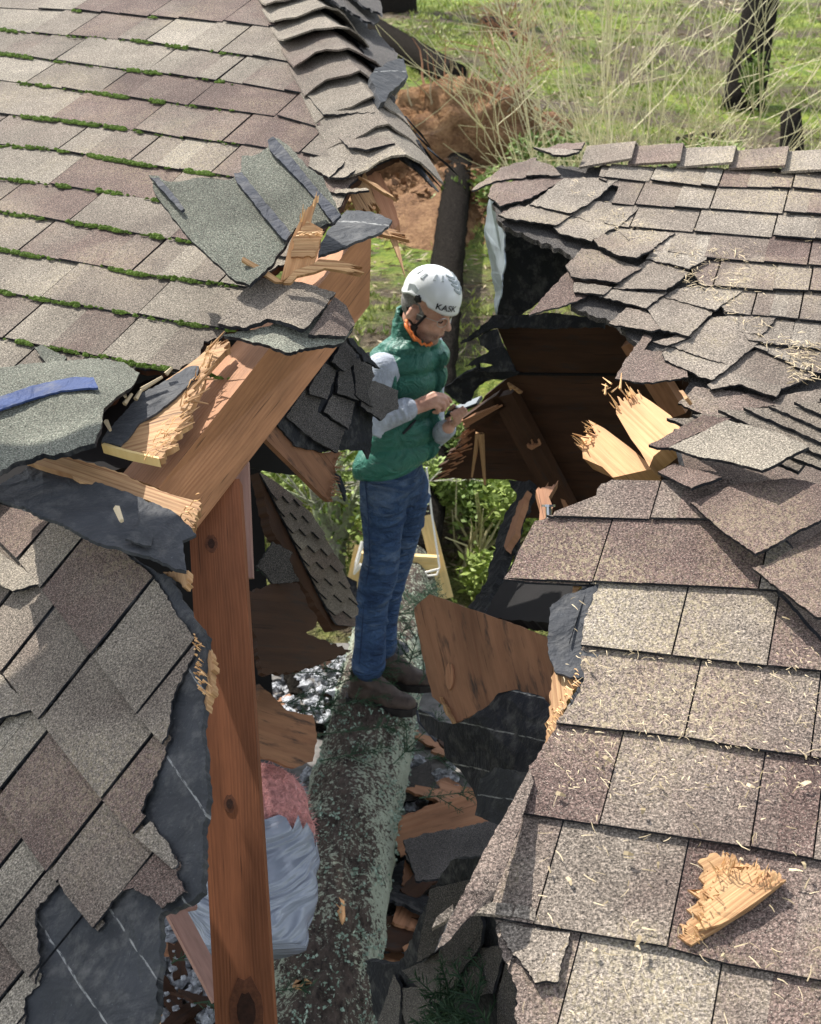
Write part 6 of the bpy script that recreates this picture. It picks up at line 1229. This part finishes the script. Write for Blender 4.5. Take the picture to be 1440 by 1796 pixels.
# quilted vest: rings that follow the body, stitched into rolls
prof = [(826, 618, 762), (818, 620, 765), (790, 624, 770), (770, 637, 774), (745, 650, 772), (715, 655, 770), (690, 657, 776), (665, 655, 780), (645, 652, 784), (625, 648, 784), (610, 656, 778), (600, 672, 770), (590, 688, 762), (580, 694, 757), (568, 698, 752), (562, 699, 750)]
nj_ = 92; nr = 72; vs = []; uvs = []
for j in range(nr + 1):
    y = 808 + (562 - 808) * j / nr; l = np.interp(-y, [-p[0] for p in prof], [p[1] for p in prof]); r_ = np.interp(-y, [-p[0] for p in prof], [p[2] for p in prof])
    c = Mn((l + r_) / 2, y, 0.02 if y > 600 else .0); hw = (r_ - l) / 2 / FPX * ((c - CAM) @ AF)
    A, B = .125, .185
    if y < 610: A, B = .1 + .025 * max(0, (y - 580)) / 30, .1 + .085 * max(0, y - 580) / 30
    s = hw / math.sqrt((A * .83) ** 2 + (B * .55) ** 2); h = (808 - y) / 471
    for i in range(nj_):
        a = 6.2832 * i / nj_; e = ft_ * math.cos(a) * A + lt_ * math.sin(a) * B
        roll = abs(math.sin(math.pi * (h / .088 + .1 * math.sin(a * 2)))) ** .5 if y > 605 else .7
        puff = .024 * roll + .006 * mnoise.noise(Vector((a * 3, h * 16, 1))) + .009 * mnoise.noise(Vector((a * 1.5, h * 7, 4)))
        fr = min(abs(a), abs(a - 6.2832)); groove = -.012 * math.exp(-(fr / .07) ** 2) if y > 600 else 0
        tilt = V3(0, 0, .05 * math.cos(a) * -1 if y < 585 else 0) + V3(0, 0, -.03 * (1 - h / .1) * math.cos(a + 2.4) if h < .1 else 0)
        nrm_ = unit(*(ft_ * math.cos(a) / A + lt_ * math.sin(a) / B))
        vs.append(c + e * s + nrm_ * (puff + groove - .012) + tilt)
mb = MB(); mb.add(vs, [(j * nj_ + i, j * nj_ + (i + 1) % nj_, (j + 1) * nj_ + (i + 1) % nj_, (j + 1) * nj_ + i) for j in range(nr) for i in range(nj_)]); o = mb.build('vest', M['vest'], man, True)
so2 = o.modifiers.new('thick', 'SOLIDIFY'); so2.thickness = .012; so2.offset = -1
VR = np.array(vs).reshape(nr + 1, nj_, 3)
mb = MB()
for (i0, w_) in ((4, 3),):
    P = [VR[j][i0] for j in range(0, 58, 3)]; Q = [VR[j][i0 - w_] for j in range(0, 58, 3)]; n2 = [unit(*(ft_ * 1.0 + V3(0, 0, 0))) * .012] * len(P)
    mb.add([p + n2[0] for p in P] + [q + n2[0] for q in Q] + [p - n2[0] for p in P] + [q - n2[0] for q in Q], [(k, k + 1, len(P) + k + 1, len(P) + k) for k in range(len(P) - 1)] + [(k, k + 1, 2 * len(P) + k + 1, 2 * len(P) + k) for k in range(len(P) - 1)] + [(len(P) + k, len(P) + k + 1, 3 * len(P) + k + 1, 3 * len(P) + k) for k in range(len(P) - 1)])
mb.build('placket', M['vest'], man, True)
for j in (8, 15, 36, 50):
    mb = MB(); c = VR[j][3] + ft_ * .014; tube(mb, [c, c + ft_ * .003], [.005, .004], 10); mb.build('snap', M['steel'], man)
mb = MB(); a, b = VR[22][-9], VR[28][-4]; tube(mb, [VR[21][-13] + unit(*(VR[21][-13] - T(700, 760))) * .002, VR[24][-10] + V3(.001, -.003, 0), VR[26][-7] + V3(.001, -.003, 0)], [.005, .006, .003], 6); mb.build('pocket', M['black'], man)
mb = MB()
armc = sR + V3(-.0, -.01, 0); pts = []
for k in range(25): a = 6.2832 * k / 24; pts.append(T(706, 632, 0, -.150) + ft_ * math.cos(a) * .075 + V3(0, 0, 1) * math.sin(a) * .098 + V3(0, 0, -.045) - lt_ * (.02 * math.sin(a) * -1 + .02))
tube(mb, pts, [.011] * 25, 8, .5, .1, False); mb.build('armhole_trim', M['vest'], man, True)
# boots
for c, ax_, nm_ in ((Mn(648, 1190, -.06), unit(.93, -.36, 0), 0), (Mn(678, 1168, .09), unit(.95, -.22, 0), 1)):
    z0 = (.415 if nm_ == 0 else .425); c = np.array([c[0], c[1], z0]); s_ = np.cross(V3(0, 0, 1), ax_); bo = MB()
    q = lambda f, l, u: c + ax_ * f + s_ * l + V3(0, 0, u)
    capsule(bo, q(-.045, 0, .06), q(-.03, 0, .155), .046, .05); capsule(bo, q(-.06, 0, .04), q(.02, 0, .055), .042, .048); capsule(bo, q(.02, 0, .06), q(.1, 0, .045), .05, .044); capsule(bo, q(.1, -.012, .036), q(.175, .0, .03), .04, .036); capsule(bo, q(.1, .015, .036), q(.165, .012, .03), .038, .034); capsule(bo, q(-.02, 0, .12), q(.09, 0, .06), .045, .04)
    o = skinned(bo, 'boot', M['boot'], man, .006, 2)
    mb = MB(); out = [(-.105, 0), (-.095, .036), (-.04, .042), (.03, .036), (.1, .052), (.16, .05), (.205, .028), (.214, 0), (.205, -.03), (.16, -.05), (.1, -.052), (.03, -.04), (-.04, -.044), (-.095, -.036)]
    n = len(out); mb.add([q(f, l, -.012) for f, l in out] + [q(f * 1.02, l * 1.05, .024) for f, l in out], [tuple(range(n))[::-1], tuple(n + i for i in range(n))] + [(i, (i + 1) % n, n + (i + 1) % n, n + i) for i in range(n)]); so3 = mb.build('sole', M['sole'], o)
    so3.location = (0, 0, 0); base = Vector(man.location)
    mb = MB()
    for k in range(5): f = .035 + .02 * k; u = .125 - .013 * k; tube(mb, [q(f, -.028, u - .012), q(f + .004, 0, u + .004), q(f + .008, .028, u - .012)], [.003] * 3, 5)
    mb.build('lace', M['rope'] if False else M['litter'], o)
# helmet
hc = H(.008, 0, .074); hp_ = thing('x', 'x', 'x') if False else None
def hs(th, ph, k=1.0): return hc + hf * math.cos(th) * math.cos(ph) * .116 * k + hl * math.sin(th) * math.cos(ph) * .094 * k + hu * math.sin(ph) * .108 * k
nu, nv = 56, 22; vs = []
for j in range(nv + 1):
    for i in range(nu):
        th = 6.2832 * i / nu; lo = -.24 - .05 * math.cos(th) * (1 if math.cos(th) > 0 else -.2) + .24 * math.exp(-((abs(math.sin(th)) - 1) / .25) ** 2) * (1 if math.cos(th) < .3 else .5); ph = lo + (1.53 - lo) * j / nv
        p = hs(th, ph, 1 + (.05 if j == 0 else .03 if j == 1 else 0)); vs.append(p)
mb = MB(); mb.add(vs, [(j * nu + i, j * nu + (i + 1) % nu, (j + 1) * nu + (i + 1) % nu, (j + 1) * nu + i) for j in range(nv) for i in range(nu)] + [tuple(nv * nu + i for i in range(nu))])
hm = mb.build('helmet', M['helmet'], man, True); sm_ = hm.modifiers.new('thick', 'SOLIDIFY'); sm_.thickness = .008; sm_.offset = -1
mb = MB()
def patch(mb, uv, k=1.03):
    n = len(uv); mb.add([hs(t, p, k) for t, p in uv] + [hs(t, p, .99) for t, p in uv], [tuple(range(n))] + [(i, (i + 1) % n, n + (i + 1) % n, n + i) for i in range(n)])
for i in range(4):                                        # chevrons over the front, long vents on the crown
    p = .50 + i * .17; w_ = .34 + .1 * i
    for s in (-1, 1): patch(mb, [(0, p - .06), (s * w_ * .5, p + .0), (s * w_, p + .11), (s * w_, p + .17), (s * w_ * .5, p + .085), (0, p + .04)][::s])
for t, p in ((-.95, .95), (-1.35, .9), (-1.9, .75), (.95, .95), (1.35, .9), (-2.3, .8)): patch(mb, [(t - .05, p - .12), (t + .07, p - .1), (t + .1, p + .14), (t - .02, p + .12)])
patch(mb, [(-2.15, .02), (-1.78, -.02), (-1.72, .26), (-1.95, .34), (-2.2, .26)])
mb.build('vent', M['vent'], hm)
mb = MB(); c = hs(-1.62, -.02, 1.02); d = unit(*(c - hc))
for k in range(6): a = k * 1.047; q = c + hu * math.cos(a) * .009 + unit(*np.cross(d, hu)) * math.sin(a) * .009; tube(mb, [q - d * .004, q + d * .006], [.007, .006], 8)
tube(mb, [c - d * .004, c + d * .009], [.01, .008], 10); mb.build('clip', M['black'], hm)
mb = MB(); bk_ = H(.012, -.072, -.045); 
for P in ([H(.045, -.082, .02), H(.03, -.081, -.012), bk_], [H(-.035, -.083, .02), H(-.012, -.087, -.02), bk_], [bk_, H(.022, -.062, -.075), H(.045, -.03, -.112), H(.052, 0, -.118), H(.045, .03, -.112), H(.022, .062, -.075), H(.02, .08, .01)]): tube(mb, P, [.0055] * len(P), 6)
tube(mb, [bk_ - hl * .012, bk_ + hl * .004], [.012, .013], 12); mb.build('chin_strap', M['black'], hm)
cu = bpy.data.curves.new('lettering', 'FONT'); cu.body = 'KASK'; cu.size = .034; cu.align_x = 'CENTER'; cu.align_y = 'CENTER'; cu.offset = .0006
tmp = bpy.data.objects.new('lettering', cu); COL.objects.link(tmp); me = bpy.data.meshes.new_from_object(tmp.evaluated_get(bpy.context.evaluated_depsgraph_get())); COL.objects.unlink(tmp); bpy.data.objects.remove(tmp)
TH0, PH0 = -.62, -.02
for v in me.vertices:
    th = TH0 + v.co.x / .105; ph = PH0 + v.co.y / .118; p = hs(th, ph, 1.045) - V3(*man.location); v.co = Vector(p)
lo_ = bpy.data.objects.new('lettering', me); COL.objects.link(lo_); me.materials.append(M['black']); lo_.parent = hm
# glasses
gl = MB()
for s in (-1, 1):
    P = [H(.104 - .02 * (abs(s * .033 + .024 * math.cos(a)) / .06) ** 2, s * .033 + .024 * math.cos(a), .006 + .018 * math.sin(a)) for a in np.linspace(0, 6.2832, 17)]
    gl.add(P[:-1], [tuple(range(16))]); fr_ = MB()
g2 = gl.build('glasses', M['lens'], man); g2m = g2.modifiers.new('t', 'SOLIDIFY'); g2m.thickness = .002
mb = MB()
for s in (-1, 1):
    P = [H(.105 - .02 * (abs(s * .033 + .024 * math.cos(a)) / .06) ** 2, s * .033 + .024 * math.cos(a), .006 + .018 * math.sin(a)) for a in np.linspace(0, 6.2832, 17)]; tube(mb, P, [.0011] * 17, 5, .5, 0, False); tube(mb, [H(.088, s * .057, .01), H(.04, s * .079, .012), H(-.01, s * .084, .01)], [.0014] * 3, 5)
mb.build('frame', M['steel'], g2)
mb = MB(); ring = [Mn(712, 560, -.07), Mn(717, 580, -.1), Mn(727, 595, -.12), Mn(740, 603, -.125), Mn(752, 606, -.1), Mn(760, 600, -.05)]; a, b = bent(ring, [.005] * 6, .012)
tube(mb, [p + V3(0, -.004, .005) * (1 if i % 2 else -1) for i, p in enumerate(a)], b, 7, .5); mb.build('neck_cord', M['orange'], man, True)
mb = MB(); tube(mb, [Mn(708, 562, .0), Mn(713, 572, -.06), Mn(724, 590, -.095), Mn(738, 600, -.1)], [.007, .008, .008, .006], 9); mb.build('neckband', M['orange'], man, True)
# phone
pc = Mn(813, 714, -.115); pl_ = unit(.8, -.30, .45); pn = unit(-.45, .05, .86); pn = unit(*(pn - pl_ * (pn @ pl_)))
ph_ = thing('phone', 'thin dark phone held in both hands of the man', 'phone', pc)
mb = MB(); box(mb, pc - pl_ * .072, pc + pl_ * .072, pn, .072, .009); o = mb.build('case', M['black'], ph_); bv = o.modifiers.new('b', 'BEVEL'); bv.width = .002
sw = np.cross(pl_, pn); mb = MB(); mb.add([pc + pl_ * a * .068 + sw * b * .033 + pn * .0062 for a, b in ((-1, -1), (1, -1), (1, 1), (-1, 1))], [(0, 1, 2, 3)]); mb.build('screen', M['screen'], ph_)
